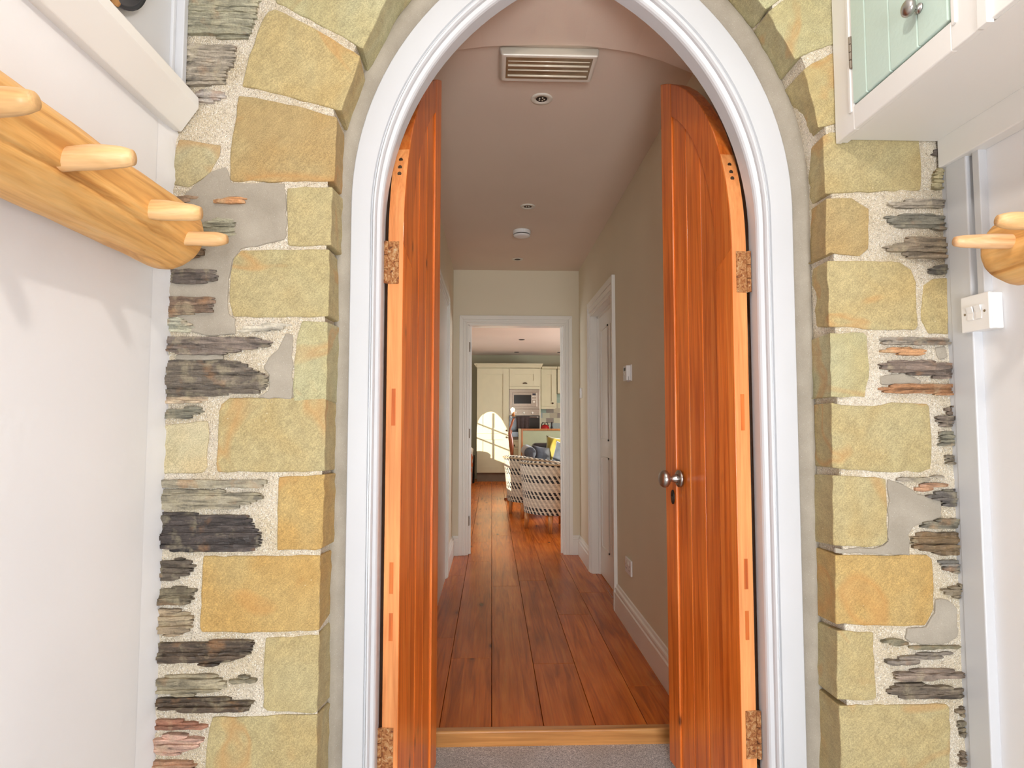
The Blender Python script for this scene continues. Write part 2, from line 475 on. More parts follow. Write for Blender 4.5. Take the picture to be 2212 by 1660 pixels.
# ---- left jamb and arch, top down
stone(zp('L1', [(1170, 20)]) + [(560, -150), (700, -330)], [(968, -150), (880, -66), (834, 0), (783.5, 104)], zp('L1', [(1880, 400), (1740, 310), (1500, 190)]),
      [(985, -85), (905, -18), (860, 38), (806, 142)], c_pale)
stone(zp('L1', [(880, 735), (920, 560), (1000, 300), (1060, 150), (1100, 95), (1160, 72), (1250, 110), (1500, 240), (1700, 360)]), zp('L1', [(1890, 475), (1820, 700), (1730, 942)]),
      zp('L1', [(1690, 940), (1400, 860), (1100, 780)]), zp('L1', [(1935, 690), (1880, 850), (1800, 1060)]), c_tan)
stone(zp('L1', [(775, 1530), (780, 1250), (830, 1000), (850, 815), (1000, 830), (1350, 900)]), zp('L1', [(1690, 1000), (1665, 1545)]), zp('L1', [(1200, 1552), (800, 1548)]),
      [(744, 291), (739, 421)], c_brown)
stone(zp('L2', [(1268, 510), (1265, 280), (1265, 25)]), zp('L2', [(1650, 12), (1640, 512)]), zp('L2', [(1290, 516)]), zp('L2', [(1742, 115), (1735, 600)]), c_olive)
stone(zp('L2', [(800, 1120), (770, 1000), (780, 750), (805, 620), (870, 552), (1300, 550)]), zp('L2', [(1626, 548), (1615, 1120)]), zp('L2', [(1380, 1126), (1000, 1130)]), zp('L2', [(1695, 630), (1712, 1165)]), c_olive)
stone(zp('L2', [(1310, 1700), (1320, 1500), (1360, 1250), (1390, 1158)]), zp('L2', [(1612, 1168), (1600, 1834)]), zp('L2', [(1320, 1845)]), zp('L2', [(1715, 1215), (1692, 1864)]), c_pale)
stone(zp('L3', [(665, 868), (655, 800), (680, 350), (700, 290), (770, 236), (1200, 236)]), zp('L3', [(1593, 238), (1585, 862)]), zp('L3', [(1200, 872)]), zp('L3', [(1685, 285), (1675, 850)]), c_olive)
stone(zp('L3', [(1178, 1540), (1175, 1200), (1190, 915), (1430, 905)]), zp('L3', [(1588, 890), (1562, 1522)]), zp('L3', [(1500, 1541)]), zp('L3', [(1685, 880), (1665, 1470)]), c_gold)
stone(zp('L4', [(490, 602), (475, 570), (480, 300), (492, 100), (500, 8), (900, 8)]), zp('L4', [(1415, 2), (1405, 588)]), zp('L4', [(1000, 606)]), zp('L4', [(1505, -40), (1490, 462)]), c_gold)
stone(zp('L4', [(1000, 1216), (965, 1190), (970, 900), (985, 647), (1200, 640)]), zp('L4', [(1405, 622), (1388, 1225)]), zp('L4', [(1350, 1240)]), zp('L4', [(1490, 520), (1490, 1110)]), c_olive)
stone(zp('L4', [(520, 1980), (515, 1650), (545, 1350), (572, 1266), (900, 1260)]), zp('L4', [(1396, 1242), (1380, 1985)]), zp('L4', [(900, 1990)]), zp('L4', [(1495, 1150), (1470, 1840)]), c_olive)
stone([(540, 1975), (545, 1775)], [(686, 1768), (680, 1975)], [], [(706, 1722), (700, 1900)], c_tan)
# ---- right arch and jamb
stone([(1870, -60), (1800, -340), (1680, -260)], [(1478, -150), (1560, -95), (1608, -38), (1654, 20)], [(1684, -2)], [(1468, -85), (1540, -40), (1580, 10), (1624, 63)], c_pale)
stone(zp('R1', [(780, 335), (780, -150), (690, -150), (320, 5)]), zp('R1', [(212, 95), (320, 280), (425, 465)]), zp('R1', [(560, 396), (690, 352)]), zp('R1', [(97, 245), (210, 440), (305, 630)]), c_pale)
stone(zp('R1', [(780, 955), (780, 395), (700, 418), (560, 492)]), zp('R1', [(490, 545), (560, 790), (605, 1000)]), zp('R1', [(700, 975)]), zp('R1', [(338, 705), (430, 880), (505, 1060)]), c_tan)
stone(zp('R1', [(1405, 1485), (1412, 1300), (1392, 1090), (700, 1030)]), zp('R1', [(640, 1062), (662, 1512)]), zp('R1', [(870, 1502)]), zp('R1', [(512, 1190), (545, 1615)]), c_olive)
stone(zp('R2', [(930, 555), (995, 500), (1000, 185), (870, 100)]), zp('R2', [(668, 104), (665, 548)]), zp('R2', [(700, 528), (850, 548)]), zp('R2', [(541, 195), (547, 610)]), c_brown)
stone(zp('R2', [(1370, 1130), (1388, 1100), (1375, 760), (1335, 660), (1250, 602), (1180, 592)]), zp('R2', [(678, 588), (690, 1108)]), zp('R2', [(1200, 1132)]), zp('R2', [(555, 655), (575, 1110)]), c_tan)
stone(zp('R2', [(970, 1655), (1002, 1500), (985, 1180), (960, 1152)]), zp('R2', [(698, 1155), (702, 1652)]), zp('R2', [(720, 1652)]), zp('R2', [(550, 1210), (562, 1674)]), c_pale)
stone(zp('R3', [(1490, 780), (1495, 600), (1476, 290), (1460, 262), (1180, 250), (1100, 274), (800, 274)]), zp('R3', [(708, 252), (716, 762)]), zp('R3', [(850, 780), (1200, 802), (1400, 802)]), zp('R3', [(570, 265), (580, 750)]), c_olive)
stone(zp('R3', [(1100, 1372), (1150, 1340), (1135, 852), (1050, 835)]), zp('R3', [(716, 820), (726, 1370)]), zp('R3', [(980, 1386)]), zp('R3', [(570, 815), (576, 1340)]), c_olive)
stone(zp('R4', [(1440, 552), (1510, 420), (1500, 100), (1492, 30), (1455, -2), (1200, 5)]), zp('R4', [(736, 0), (742, 542)]), zp('R4', [(1200, 556)]), zp('R4', [(582, -60), (596, 470)]), c_gold)
stone(zp('R4', [(1040, 1130), (1060, 1110), (1045, 900), (1040, 606), (1000, 600)]), zp('R4', [(752, 590), (752, 1128)]), zp('R4', [(900, 1137)]), zp('R4', [(590, 525), (597, 1005)]), c_olive)
stone(zp('R4', [(1635, 1950), (1635, 1600), (1632, 1190), (1610, 1165), (1200, 1170)]), zp('R4', [(767, 1174), (792, 1950)]), zp('R4', [(1200, 1960)]), zp('R4', [(602, 1040), (618, 1800)]), c_olive)
stone([(2010, 1975), (2010, 1765)], [(1824, 1765), (1830, 1975)], [], [(1775, 1712), (1782, 1900)], c_tan)
c12 = zp('R2', [(1430, 780), (1500, 732), (1625, 725), (1625, 1165), (1470, 1160), (1412, 1050)])
stone(c12[:1], c12[1:3], c12[3:], c12[1:3], c_tan)
c16 = zp('L3', [(215, 475), (590, 432), (602, 500), (580, 830), (540, 878), (170, 888), (175, 650)])
stone(c16[:1], c16[1:3], c16[3:], c16[1:3], S(196, 184, 150))
c04 = zp('L1', [(340, 1185), (700, 1240), (690, 1330), (600, 1480), (420, 1600), (270, 1570), (270, 1400)])
stone(c04[:1], c04[1:3], c04[3:], c04[1:3], S(178, 170, 136))


def cross_x(poly, z):
    xs = []
    for i in range(len(poly)):
        a, b = poly[i], poly[(i + 1) % len(poly)]
        if (a.y - z) * (b.y - z) < 0: xs.append(a.x + (b.x - a.x) * (z - a.y) / (b.y - a.y))
    return (min(xs), max(xs)) if len(xs) > 1 else None


def slate(z, pts, col, proud=.0075, h=.0075):
    """layered slab built from thin uneven beds"""
    poly = [xz(p) for p in zp(z, pts)]
    z0, z1 = min(p.y for p in poly), max(p.y for p in poly); rs = random.random() * 90
    nb = max(2, round((z1 - z0) / h)); mb = MB()
    cuts = [z0 + (z1 - z0) * (k + (random.uniform(-.25, .25) if 0 < k < nb else 0)) / nb for k in range(nb + 1)]
    for k in range(nb):
        a, b = cuts[k], cuts[k + 1]; cr = cross_x(poly, (a + b) / 2)
        if not cr: continue
        x0, x1 = cr; x0 -= random.uniform(-.002, .004); x1 += random.uniform(-.003, .004)
        if x1 - x0 < .008: continue
        n = max(2, int((x1 - x0) / .012)); dep = random.uniform(-.004, .0045); vs = []
        for i in range(n + 1):
            x = x0 + (x1 - x0) * i / n; e = min(i, n - i); tp = 0 if e else .0022
            wa = noise.noise((x * 45, a * 300, rs)) * .0028; wb = noise.noise((x * 45, b * 300, rs)) * .0028
            d = YF - proud + dep + noise.noise((x * 60, k * 3.3, rs)) * .0035 + (.003 if e == 0 else 0)
            for zz, dd in ((a + wa - .0008 + tp, YF + .014), (a + wa - .0008 + tp, d + .0012), (b + wb - tp, d), (b + wb - tp, YF + .014)): vs.append((x, dd, zz))
        fs = [(0, 1, 2, 3), (4 * n + 3, 4 * n + 2, 4 * n + 1, 4 * n)]
        for i in range(n):
            for q in range(4): fs.append((4 * i + q, 4 * i + (q + 1) % 4, 4 * i + 4 + (q + 1) % 4, 4 * i + 4 + q))
        mb.add(vs, fs)
    if mb.v: mb.build('slate', M['slate'], wall_front, col=col)


def patch(pts, proud=.0045):
    poly = [xz(p) for p in pts]; F = []; rs = random.random() * 50; n = len(poly)
    for i in range(n):
        a, b = poly[i], poly[(i + 1) % n]; k = max(1, int((b - a).length / .012)); nr = Vector(((b - a).y, -(b - a).x)).normalized()
        for q in range(k): F.append(a.lerp(b, q / k) + nr * noise.noise((rs, i * 5 + q * .6, 0)) * .005)
    MB().prism([(p.x, YF - proud + .004 + noise.noise((p.x * 14, p.y * 14, 3)) * .0015, p.y) for p in F], (0, .012, 0)).build('cement_patch', M['cement'], wall_front, bevel=.003, seg=2)


g_dark, g_grey, g_green, g_brown, g_pale, g_red = S(92, 82, 74), S(150, 140, 124), S(150, 146, 124), S(142, 116, 92), S(190, 182, 164), S(186, 150, 132)
patch(zp('L1', [(600, 1475), (740, 1420), (790, 1558), (1240, 1560)]) + zp('L2', [(1258, 200), (1262, 420), (1240, 465), (1040, 515), (870, 542), (795, 640), (765, 800), (755, 1000), (765, 1105), (820, 1140), (822, 1275), (600, 1290), (420, 1250), (230, 1240), (240, 900), (290, 500), (300, 180), (400, 60)]))
patch(zp('L2', [(1250, 1262), (1312, 1275), (1310, 1500), (1308, 1790), (1300, 1830), (1010, 1815), (1100, 1750), (1110, 1620), (1060, 1560), (1100, 1480), (1190, 1400)]))
patch(zp('L2', [(310, 1455), (450, 1422), (720, 1452), (720, 1490), (520, 1500), (310, 1490)]), .006)
patch(zp('R3', [(1150, 858), (1240, 870), (1380, 960), (1570, 1020), (1572, 1150), (1450, 1190), (1350, 1222), (1312, 1290), (1325, 1450), (1200, 1445), (740, 1432), (740, 1395), (1000, 1395), (1120, 1372), (1155, 1335)]))
patch(zp('R4', [(1520, 350), (1620, 345), (1690, 420), (1695, 640), (1560, 700), (1330, 690), (1280, 650), (1300, 570), (1450, 560), (1515, 450)]))
patch(zp('R3', [(1090, 50), (1270, 15), (1420, 90), (1350, 130), (1100, 112)]))
patch(zp('R2', [(1520, 1270), (1600, 1258), (1622, 1340), (1550, 1365)]))
for zone, pts, col in [
    ('L1', [(380, -60), (1040, -60), (1030, 30), (960, 260), (930, 335), (430, 300), (400, 300)], g_green), ('L1', [(400, 385), (820, 400), (832, 500), (760, 620), (730, 725), (400, 735)], g_grey),
    ('L1', [(470, 775), (600, 762), (720, 792), (742, 838), (600, 880), (530, 880)], S(164, 156, 148)),
    ('L2', [(280, 160), (340, 92), (560, 95), (420, 140), (400, 168)], g_brown), ('L2', [(635, 122), (930, 112), (932, 146), (800, 158), (650, 160)], S(190, 138, 92)),
    ('L2', [(430, 390), (650, 290), (830, 290), (820, 430), (700, 432)], g_green), ('L2', [(415, 612), (440, 545), (560, 548), (582, 580), (500, 622)], S(104, 80, 58)),
    ('L2', [(262, 725), (650, 725), (682, 808), (560, 842), (272, 842)], g_dark), ('L2', [(240, 965), (655, 960), (632, 1080), (400, 1110), (235, 1132)], S(120, 98, 80)),
    ('L2', [(225, 1142), (360, 1132), (490, 1200), (440, 1250), (225, 1245)], S(168, 166, 146)), ('L2', [(830, 1235), (1000, 1192), (1280, 1180), (1322, 1200), (1100, 1250), (850, 1254)], g_pale),
    ('L2', [(215, 1312), (600, 1300), (1180, 1322), (1130, 1360), (1000, 1392), (700, 1450), (330, 1442), (215, 1402)], S(112, 100, 90)),
    ('L2', [(200, 1500), (500, 1498), (850, 1502), (1000, 1580), (1120, 1630), (1100, 1730), (1000, 1775), (700, 1796), (205, 1802)], S(104, 94, 82)),
    ('L3', [(185, 362), (260, 335), (540, 310), (552, 350), (450, 400), (185, 412)], S(116, 112, 96)), ('L3', [(190, 225), (420, 225), (640, 250), (500, 280), (190, 282)], S(176, 156, 130)),
    ('L3', [(165, 945), (1112, 935), (1060, 992), (700, 1002), (165, 1002)], S(146, 138, 118)), ('L3', [(165, 1020), (700, 1025), (850, 1060), (1040, 1040), (1065, 1092), (1000, 1122), (820, 1182), (165, 1178)], S(140, 132, 112)),
    ('L3', [(155, 1215), (700, 1230), (950, 1250), (985, 1340), (1052, 1392), (1030, 1520), (900, 1546), (155, 1532)], S(68, 60, 56)),
    ('L4', [(150, 52), (350, 20), (442, 70), (430, 140), (300, 180), (130, 192)], S(86, 76, 64)), ('L4', [(130, 280), (300, 240), (446, 260), (430, 330), (390, 376), (130, 382)], S(96, 86, 68)),
    ('L4', [(130, 420), (300, 415), (440, 470), (400, 590), (330, 626), (120, 612)], S(150, 132, 106)), ('L4', [(130, 690), (500, 670), (906, 655), (880, 770), (700, 830), (550, 856), (300, 822), (120, 832)], S(84, 70, 56)),
    ('L4', [(120, 952), (400, 930), (620, 940), (702, 1000), (650, 1050), (500, 1070), (350, 1092), (115, 1062)], S(146, 136, 112)), ('L4', [(700, 962), (850, 930), (912, 975), (820, 992), (720, 992)], S(132, 124, 102)),
    ('L4', [(115, 1112), (600, 1105), (892, 1135), (842, 1220), (350, 1226), (115, 1182)], S(82, 68, 54)), ('L4', [(100, 1280), (430, 1290), (532, 1330), (500, 1346), (100, 1342)], S(150, 104, 82)),
    ('L4', [(90, 1442), (250, 1390), (520, 1420), (480, 1480), (300, 1552), (90, 1542)], g_red), ('L4', [(85, 1602), (450, 1610), (440, 1690), (85, 1700)], S(154, 118, 92)),
    ('L4', [(80, 1740), (430, 1750), (420, 1860), (80, 1850)], g_dark),
    ('R1', [(1480, 1190), (1560, 1165), (1560, 1202), (1500, 1212)], g_dark), ('R1', [(1500, 1352), (1545, 1310), (1575, 1310), (1575, 1480), (1490, 1472)], S(160, 148, 112)),
    ('R2', [(1120, 132), (1590, 118), (1590, 182), (1200, 172)], g_grey), ('R2', [(1115, 246), (1300, 225), (1600, 240), (1600, 352), (1380, 330), (1200, 320)], S(128, 124, 110)),
    ('R2', [(1100, 486), (1280, 450), (1300, 405), (1610, 410), (1610, 568), (1300, 570), (1250, 520), (1150, 512)], S(146, 132, 112)), ('R2', [(1455, 642), (1620, 625), (1620, 692), (1470, 692)], S(112, 106, 96)),
    ('R2', [(1100, 1190), (1630, 1198), (1630, 1248), (1100, 1232)], S(140, 130, 116)), ('R2', [(1075, 1282), (1300, 1270), (1450, 1300), (1400, 1330), (1100, 1312)], S(188, 142, 100)),
    ('R2', [(1065, 1386), (1250, 1370), (1650, 1385), (1650, 1512), (1400, 1490), (1200, 1462), (1100, 1442)], S(124, 108, 96)), ('R3', [(1060, 132), (1260, 110), (1655, 118), (1655, 197), (1400, 182), (1110, 172)], S(156, 112, 76)),
    ('R3', [(1560, 322), (1665, 275), (1665, 352)], S(106, 90, 76)), ('R3', [(1510, 372), (1665, 358), (1665, 442), (1560, 442)], S(124, 110, 96)), ('R3', [(1545, 492), (1668, 478), (1670, 592), (1550, 592)], S(116, 112, 96)),
    ('R3', [(1590, 672), (1675, 660), (1675, 738), (1600, 732)], S(110, 100, 84)), ('R3', [(1200, 856), (1590, 822), (1575, 846), (1300, 868)], g_grey), ('R3', [(1300, 906), (1600, 884), (1622, 910), (1400, 942)], S(156, 118, 90)),
    ('R3', [(1400, 1002), (1560, 940), (1690, 925), (1690, 1058), (1570, 1062), (1560, 1006)], S(92, 86, 80)), ('R3', [(1360, 1212), (1550, 1160), (1695, 1168), (1695, 1232), (1450, 1232)], S(116, 110, 94)),
    ('R3', [(1320, 1292), (1450, 1265), (1700, 1268), (1705, 1438), (1450, 1422), (1330, 1382)], S(112, 92, 66)), ('R4', [(1545, 47), (1705, 36), (1705, 138), (1600, 122)], S(108, 104, 96)),
    ('R4', [(1560, 267), (1715, 215), (1715, 332), (1600, 312)], S(120, 108, 88)), ('R4', [(1085, 662), (1260, 650), (1330, 700), (1720, 688), (1720, 724), (1240, 716)], S(118, 112, 90)),
    ('R4', [(1110, 832), (1250, 790), (1450, 755), (1725, 768), (1500, 802), (1300, 842)], S(128, 118, 106)), ('R4', [(1180, 922), (1400, 885), (1730, 898), (1730, 942), (1400, 972), (1200, 967)], S(136, 120, 106)),
    ('R4', [(1140, 1052), (1220, 990), (1500, 1005), (1740, 1038), (1740, 1112), (1600, 1112), (1250, 1112), (1160, 1082)], S(104, 92, 78)), ('R4', [(1655, 1205), (1745, 1178), (1745, 1262)], S(120, 104, 84)),
    ('R4', [(1690, 1300), (1750, 1290), (1750, 1420), (1705, 1400)], S(112, 102, 84)), ('R4', [(1700, 1540), (1755, 1520), (1755, 1660), (1710, 1640)], S(112, 98, 82))]:
    slate(zone, pts, col)

# ================================================================== PORCH: walls, floor, ceiling
YB = -1.6
wall_left = mesh('wall_left', [(XL, YF + .03, ZCAR), (XL, YB, ZCAR), (XL, YB, 2.72), (XL, YF + .03, 2.72)], [(0, 1, 2, 3)], M['plaster'])
tag(wall_left, 'white painted plaster porch wall behind the long peeled log coat rack', kind='structure')
# rough feathered plaster edge against the stone
ev = []; ef = []
for i in range(181):
    z = ZCAR + i * (2.05 - ZCAR) / 180; q = noise.noise((z * 28, 2, 0)) * .006 + noise.noise((z * 90, 5, 0)) * .003
    ev += [(XL + .0005, 1.46, z), (XL + .004, 1.50, z), (XL + .007 + q, YF - .006, z), (XL + .006 + q, YF + .02, z)]
for i in range(180):
    for q in range(3): ef.append((4 * i + q, 4 * i + q + 1, 4 * i + 5 + q, 4 * i + 4 + q))
mesh('plaster_edge', ev, ef, M['plaster'], wall_left, smooth=True)
wall_right = mesh('wall_right', [(XR + .012, YF + .03, ZCAR), (XR + .012, YB, ZCAR), (XR + .012, YB, 2.72), (XR + .012, YF + .03, 2.72)], [(3, 2, 1, 0)], M['plaster'])
tag(wall_right, 'white painted plaster porch wall carrying the double light switch', kind='structure')
wall_back = MB().box(XL, XR + .02, YB - .1, YB, ZCAR, 2.72).build('wall_back', M['plaster'])
tag(wall_back, 'white porch end wall behind the viewpoint', kind='structure')
quad_plane('ceiling_porch', [(XL - .05, YB, 2.62), (XR + .05, YB, 2.62), (XR + .05, YF + .05, 2.62), (XL - .05, YF + .05, 2.62)], M['plaster'], 'white porch ceiling above the stone arch')
carpet = mesh('carpet', [(XL, YB, ZCAR), (XR + .02, YB, ZCAR), (XR + .02, 1.70, ZCAR), (CXR, 1.70, ZCAR), (CXR, YSTEP + .01, ZCAR), (CXL, YSTEP + .01, ZCAR), (CXL, 1.70, ZCAR), (XL, 1.70, ZCAR)], [tuple(range(8))], M['carpet'])
tag(carpet, 'speckled grey carpet in front of the oak step', 'carpet', kind='stuff')
# right hand vertical board beside the stone
b = MB().box(XR - .012, XR + .014, PX(2114, 1000, XR - .012).y, YF - .012, ZCAR, 1.85).build('trim_1', M['gloss'], bevel=.003)
tag(b, 'white vertical board between the stone wall and the light switch wall', kind='structure')
box('bead', XR - .010, XR + .002, YF - .013, YF + .012, ZCAR, 1.85, M['gloss'], b, bevel=.003)
MB().box(XR - .008, XR + .013, PX(2129, 520, XR).y, PX(2114, 520, XR).y, 1.455, 1.85).build('bead', M['gloss'], b, bevel=.002)

# ================================================================== arch frame and lobby
prof = [(1.04, 1.72), (1.04, 1.664), (1.0, YFRAME), (.36, YFRAME), (.335, 1.6665), (.30, 1.667), (.285, 1.661), (.25, 1.656), (.20, 1.657), (.165, 1.663), (.155, 1.672), (.06, 1.676), (.02, 1.681), (0., 1.688), (0., YLOB)]
fr = arch_sweep('trim_2', [(arch_mix(A_IN, A_OUT, t), y) for t, y in prof], M['gloss'])
tag(fr, 'white glossy pointed arch door frame with moulded inner edge', kind='structure')
wall_l2 = mesh('wall_corridor_left', [(CXL, YLOB - .02, ZCAR), (CXL, YEND, ZCAR), (CXL, YEND, 2.72), (CXL, YLOB - .02, 2.72)], [(0, 1, 2, 3)], M['taupe'])
tag(wall_l2, 'taupe corridor wall with the part hidden white doorway behind the open door', kind='structure')
DR0, DR1 = PX(1325, 900, CXR - .018).y, PX(1270, 900, CXR - .018).y     # right wall doorway incl. architrave
AW = .075
wr = MB()
for y0, y1, z0, z1 in ((YLOB - .02, DR0 + AW, ZCAR, 2.72), (DR0 + AW, DR1 - AW, 1.985, 2.72), (DR1 - AW, YEND, ZCAR, 2.72)):
    wr.add([(CXR, y0, z0), (CXR, y1, z0), (CXR, y1, z1), (CXR, y0, z1)], [(3, 2, 1, 0)])
wall_r2 = tag(wr.build('wall_corridor_right', M['taupe']), 'taupe corridor wall carrying the thermostat and the low socket', kind='structure')
# block of wall between frame and corridor so that no light leaks
blk = MB().box(XL - .1, CXL - .001, 1.70, 1.76, ZCAR, 2.72).box(CXR + .001, XR + .1, 1.70, 1.76, ZCAR, 2.72)
tag(blk.build('wall_core', M['plaster']), 'plastered masonry core behind the stone face', kind='structure')
# curved plaster soffit over the lobby
sof = [(760, 190), (850, 150), (920, 122), (979, 109), (1040, 101.5), (1081, 99), (1170, 97), (1260, 99), (1298, 103), (1370, 114), (1431, 132), (1492, 157), (1530, 180), (1600, 235)]
sp = []
for p in sof:
    q = PY(p[0], p[1], 2.115); sp.append((min(max(q.x, CXL), CXR), q.z))
vs = []; n = len(sp)
for x, z in sp: vs += [(x, YLOB - .03, z), (x, 2.115, z), (x, 2.115, 2.72), (x, YLOB - .03, 2.72)]
fs = [(4 * i + a, 4 * i + 4 + a, 4 * i + 4 + (a + 1) % 4, 4 * i + (a + 1) % 4) for i in range(n - 1) for a in range(4)]
tag(mesh('ceiling_lobby', vs, fs, M['ceil']), 'shallow curved plaster soffit between the arch and the corridor ceiling', kind='structure')
MBc = MB().box(CXL - .02, CXR + .02, 2.112, YEND + .02, ZC, ZC + .1)
tag(MBc.build('ceiling_corridor', M['ceil']), 'flat pale corridor ceiling with recessed spotlights', kind='structure')

# ---- corridor end wall with doorway
EX0, EX1, EZ1 = PY(1011, 950, YEND).x, PY(1218, 950, YEND).x, PY(1115, 703, YEND).z
ew = MB()
ew.box(-1.2, EX0, YEND, YEND + .11, -.06, 2.6).box(EX1, 3.7, YEND, YEND + .11, -.06, 2.6).box(EX0, EX1, YEND, YEND + .11, EZ1, 2.6)
wall_end = tag(ew.build('wall_corridor_end', M['taupe']), 'taupe end wall of the corridor around the kitchen doorway', kind='structure')


# kitchen doorway frame
kd = thing('door_1', (0, YEND, 0), 'white moulded frame of the doorway into the kitchen', kind='structure')
ox0, ox1, oz = PY(991, 950, YEND - .02).x, PY(1237, 950, YEND - .02).x, PY(1115, 682, YEND - .02).z


def leg_x(par, xo, xi, z1o, z1i, yw, d=-1):
    s = 1 if xi > xo else -1; mb = MB(); wdt = abs(xi - xo)
    for a, b_, t in ((0, .42, .020), (.42, .62, .014), (.62, .80, .018), (.80, 1.0, .010)):
        mb.prism([(xo + s * wdt * a, yw, -.0), (xo + s * wdt * b_, yw, -.0), (xo + s * wdt * b_, yw, z1o - (z1o - z1i) * b_), (xo + s * wdt * a, yw, z1o - (z1o - z1i) * a)], (0, d * t, 0))
    mb.build('architrave', M['trim_paint'], par, bevel=.002)


def head_x(par, xo0, xo1, xi0, xi1, z1o, z1i, yw, d=-1):
    mb = MB()
    for a, b_, t in ((0, .42, .020), (.42, .62, .014), (.62, .80, .018), (.80, 1.0, .010)):
        L = lambda k: xo0 + (xi0 - xo0) * k
        R = lambda k: xo1 + (xi1 - xo1) * k
        Z = lambda k: z1o + (z1i - z1o) * k
        mb.prism([(L(a), yw, Z(a)), (R(a), yw, Z(a)), (R(b_), yw, Z(b_)), (L(b_), yw, Z(b_))], (0, d * t, 0))
    mb.build('architrave', M['trim_paint'], par, bevel=.002)


leg_x(kd, ox0, EX0, oz, EZ1, YEND); leg_x(kd, ox1, EX1, oz, EZ1, YEND); head_x(kd, ox0, ox1, EX0, EX1, oz, EZ1, YEND)
MB().box(EX0 - .004, EX0 + .006, YEND - .004, YEND + .115, 0, EZ1).box(EX1 - .006, EX1 + .004, YEND - .004, YEND + .115, 0, EZ1).box(EX0, EX1, YEND - .004, YEND + .115, EZ1 - .006, EZ1 + .004).build('lining', M['trim_paint'], kd)
MB().box(EX0 + .006, EX0 + .026, YEND + .05, YEND + .085, 0, EZ1).box(EX1 - .022, EX1 - .006, YEND + .05, YEND + .085, 0, EZ1).build('door_stop', M['trim_paint'], kd, bevel=.002)
for y0 in (742, 930, 1120):
    za, zb = PY(1013, y0 - 3, YEND).z, PY(1013, y0 + 17, YEND).z
    box('hinge', EX0 + .004, EX0 + .014, YEND + .012, YEND + .046, zb, za, M['bronze'], kd, bevel=.001)

# right wall doorway
rd = thing('door_2', (CXR, (DR0 + DR1) / 2, 0), 'white panelled door in the right corridor wall beyond the thermostat', kind='structure')
DZ = PX(1325, 590, CXR - .018).z; IZ = 1.985
for (yo, yi) in ((DR0, DR0 + AW), (DR1, DR1 - AW)):
    s = 1 if yi > yo else -1; mb = MB()
    for a, b_, t in ((0, .42, .022), (.42, .62, .015), (.62, .80, .019), (.80, 1.0, .011)):
        za, zb = DZ - (DZ - IZ) * a, DZ - (DZ - IZ) * b_
        mb.prism([(CXR, yo + s * AW * a, 0), (CXR, yo + s * AW * b_, 0), (CXR, yo + s * AW * b_, zb), (CXR, yo + s * AW * a, za)], (-t, 0, 0))
    mb.build('architrave', M['trim_paint'], rd, bevel=.002)
mb = MB()
for a, b_, t in ((0, .42, .022), (.42, .62, .015), (.62, .80, .019), (.80, 1.0, .011)):
    za, zb = DZ - (DZ - IZ) * a, DZ - (DZ - IZ) * b_
    mb.prism([(CXR, DR0 + AW * a, za), (CXR, DR1 - AW * a, za), (CXR, DR1 - AW * b_, zb), (CXR, DR0 + AW * b_, zb)], (-t, 0, 0))
mb.build('architrave', M['trim_paint'], rd, bevel=.002)
ya, yb = DR0 + AW, DR1 - AW
MB().box(CXR - .004, CXR + .13, yb - .006, yb + .02, 0, IZ).box(CXR - .004, CXR + .13, ya - .02, ya + .006, 0, IZ).box(CXR - .004, CXR + .13, ya, yb, IZ - .006, IZ + .02).build('lining', M['trim_paint'], rd)
MB().box(CXR + .045, CXR + .06, yb - .022, yb - .006, 0, IZ).box(CXR + .045, CXR + .06, ya, yb, IZ - .022, IZ - .006).build('door_stop', M['trim_paint'], rd)
lf = MB().box(CXR + .06, CXR + .10, ya, yb, .005, IZ - .004).build('door_leaf', M['trim_paint'], rd)
for z0, z1 in ((.22, .9), (1.02, 1.86)):
    for yy0, yy1 in ((ya + .11, (ya + yb) / 2 - .05), ((ya + yb) / 2 + .05, yb - .11)):
        mb = MB()
        for (p0, p1, q0, q1) in ((yy0, yy1, z0, z0 + .012), (yy0, yy1, z1 - .012, z1), (yy0, yy0 + .012, z0, z1), (yy1 - .012, yy1, z0, z1)): mb.box(CXR + .052, CXR + .06, p0, p1, q0, q1)
        mb.build('panel_moulding', M['trim_paint'], lf)
# left wall doorway (only its far jamb shows past the open leaf)
ld = thing('door_3', (CXL, 4.2, 0), 'white moulded door frame in the left corridor wall beside the open pine door', kind='structure')
LY1 = PX(970, 900, CXL + .018).y; LZ = PX(955, 596, CXL + .018).z
LZt = PX(970, 640, CXL + .018).z
mb = MB()
for a, b_, t in ((0, .42, .022), (.42, .62, .015), (.62, .80, .019), (.80, 1.0, .011)):
    mb.prism([(CXL, LY1 - .075 * a, 0), (CXL, LY1 - .075 * b_, 0), (CXL, LY1 - .075 * b_, LZt - .075 * b_), (CXL, LY1 - .075 * a, LZt - .075 * a)], (t, 0, 0))
mb.build('architrave', M['trim_paint'], ld, bevel=.002)
mb = MB()
for a, b_, t in ((0, .42, .022), (.42, .62, .015), (.62, .80, .019), (.80, 1.0, .011)):
    mb.prism([(CXL, LY1 - .075 * a, LZt - .075 * a), (CXL, LY1 - .95 + .075 * a, LZt - .075 * a), (CXL, LY1 - .95 + .075 * b_, LZt - .075 * b_), (CXL, LY1 - .075 * b_, LZt - .075 * b_)], (t, 0, 0))
mb.build('architrave', M['trim_paint'], ld, bevel=.002)
box('door_leaf', CXL - .002, CXL + .004, LY1 - .875, LY1 - .075, 0, LZt - .075, M['trim_paint'], ld)


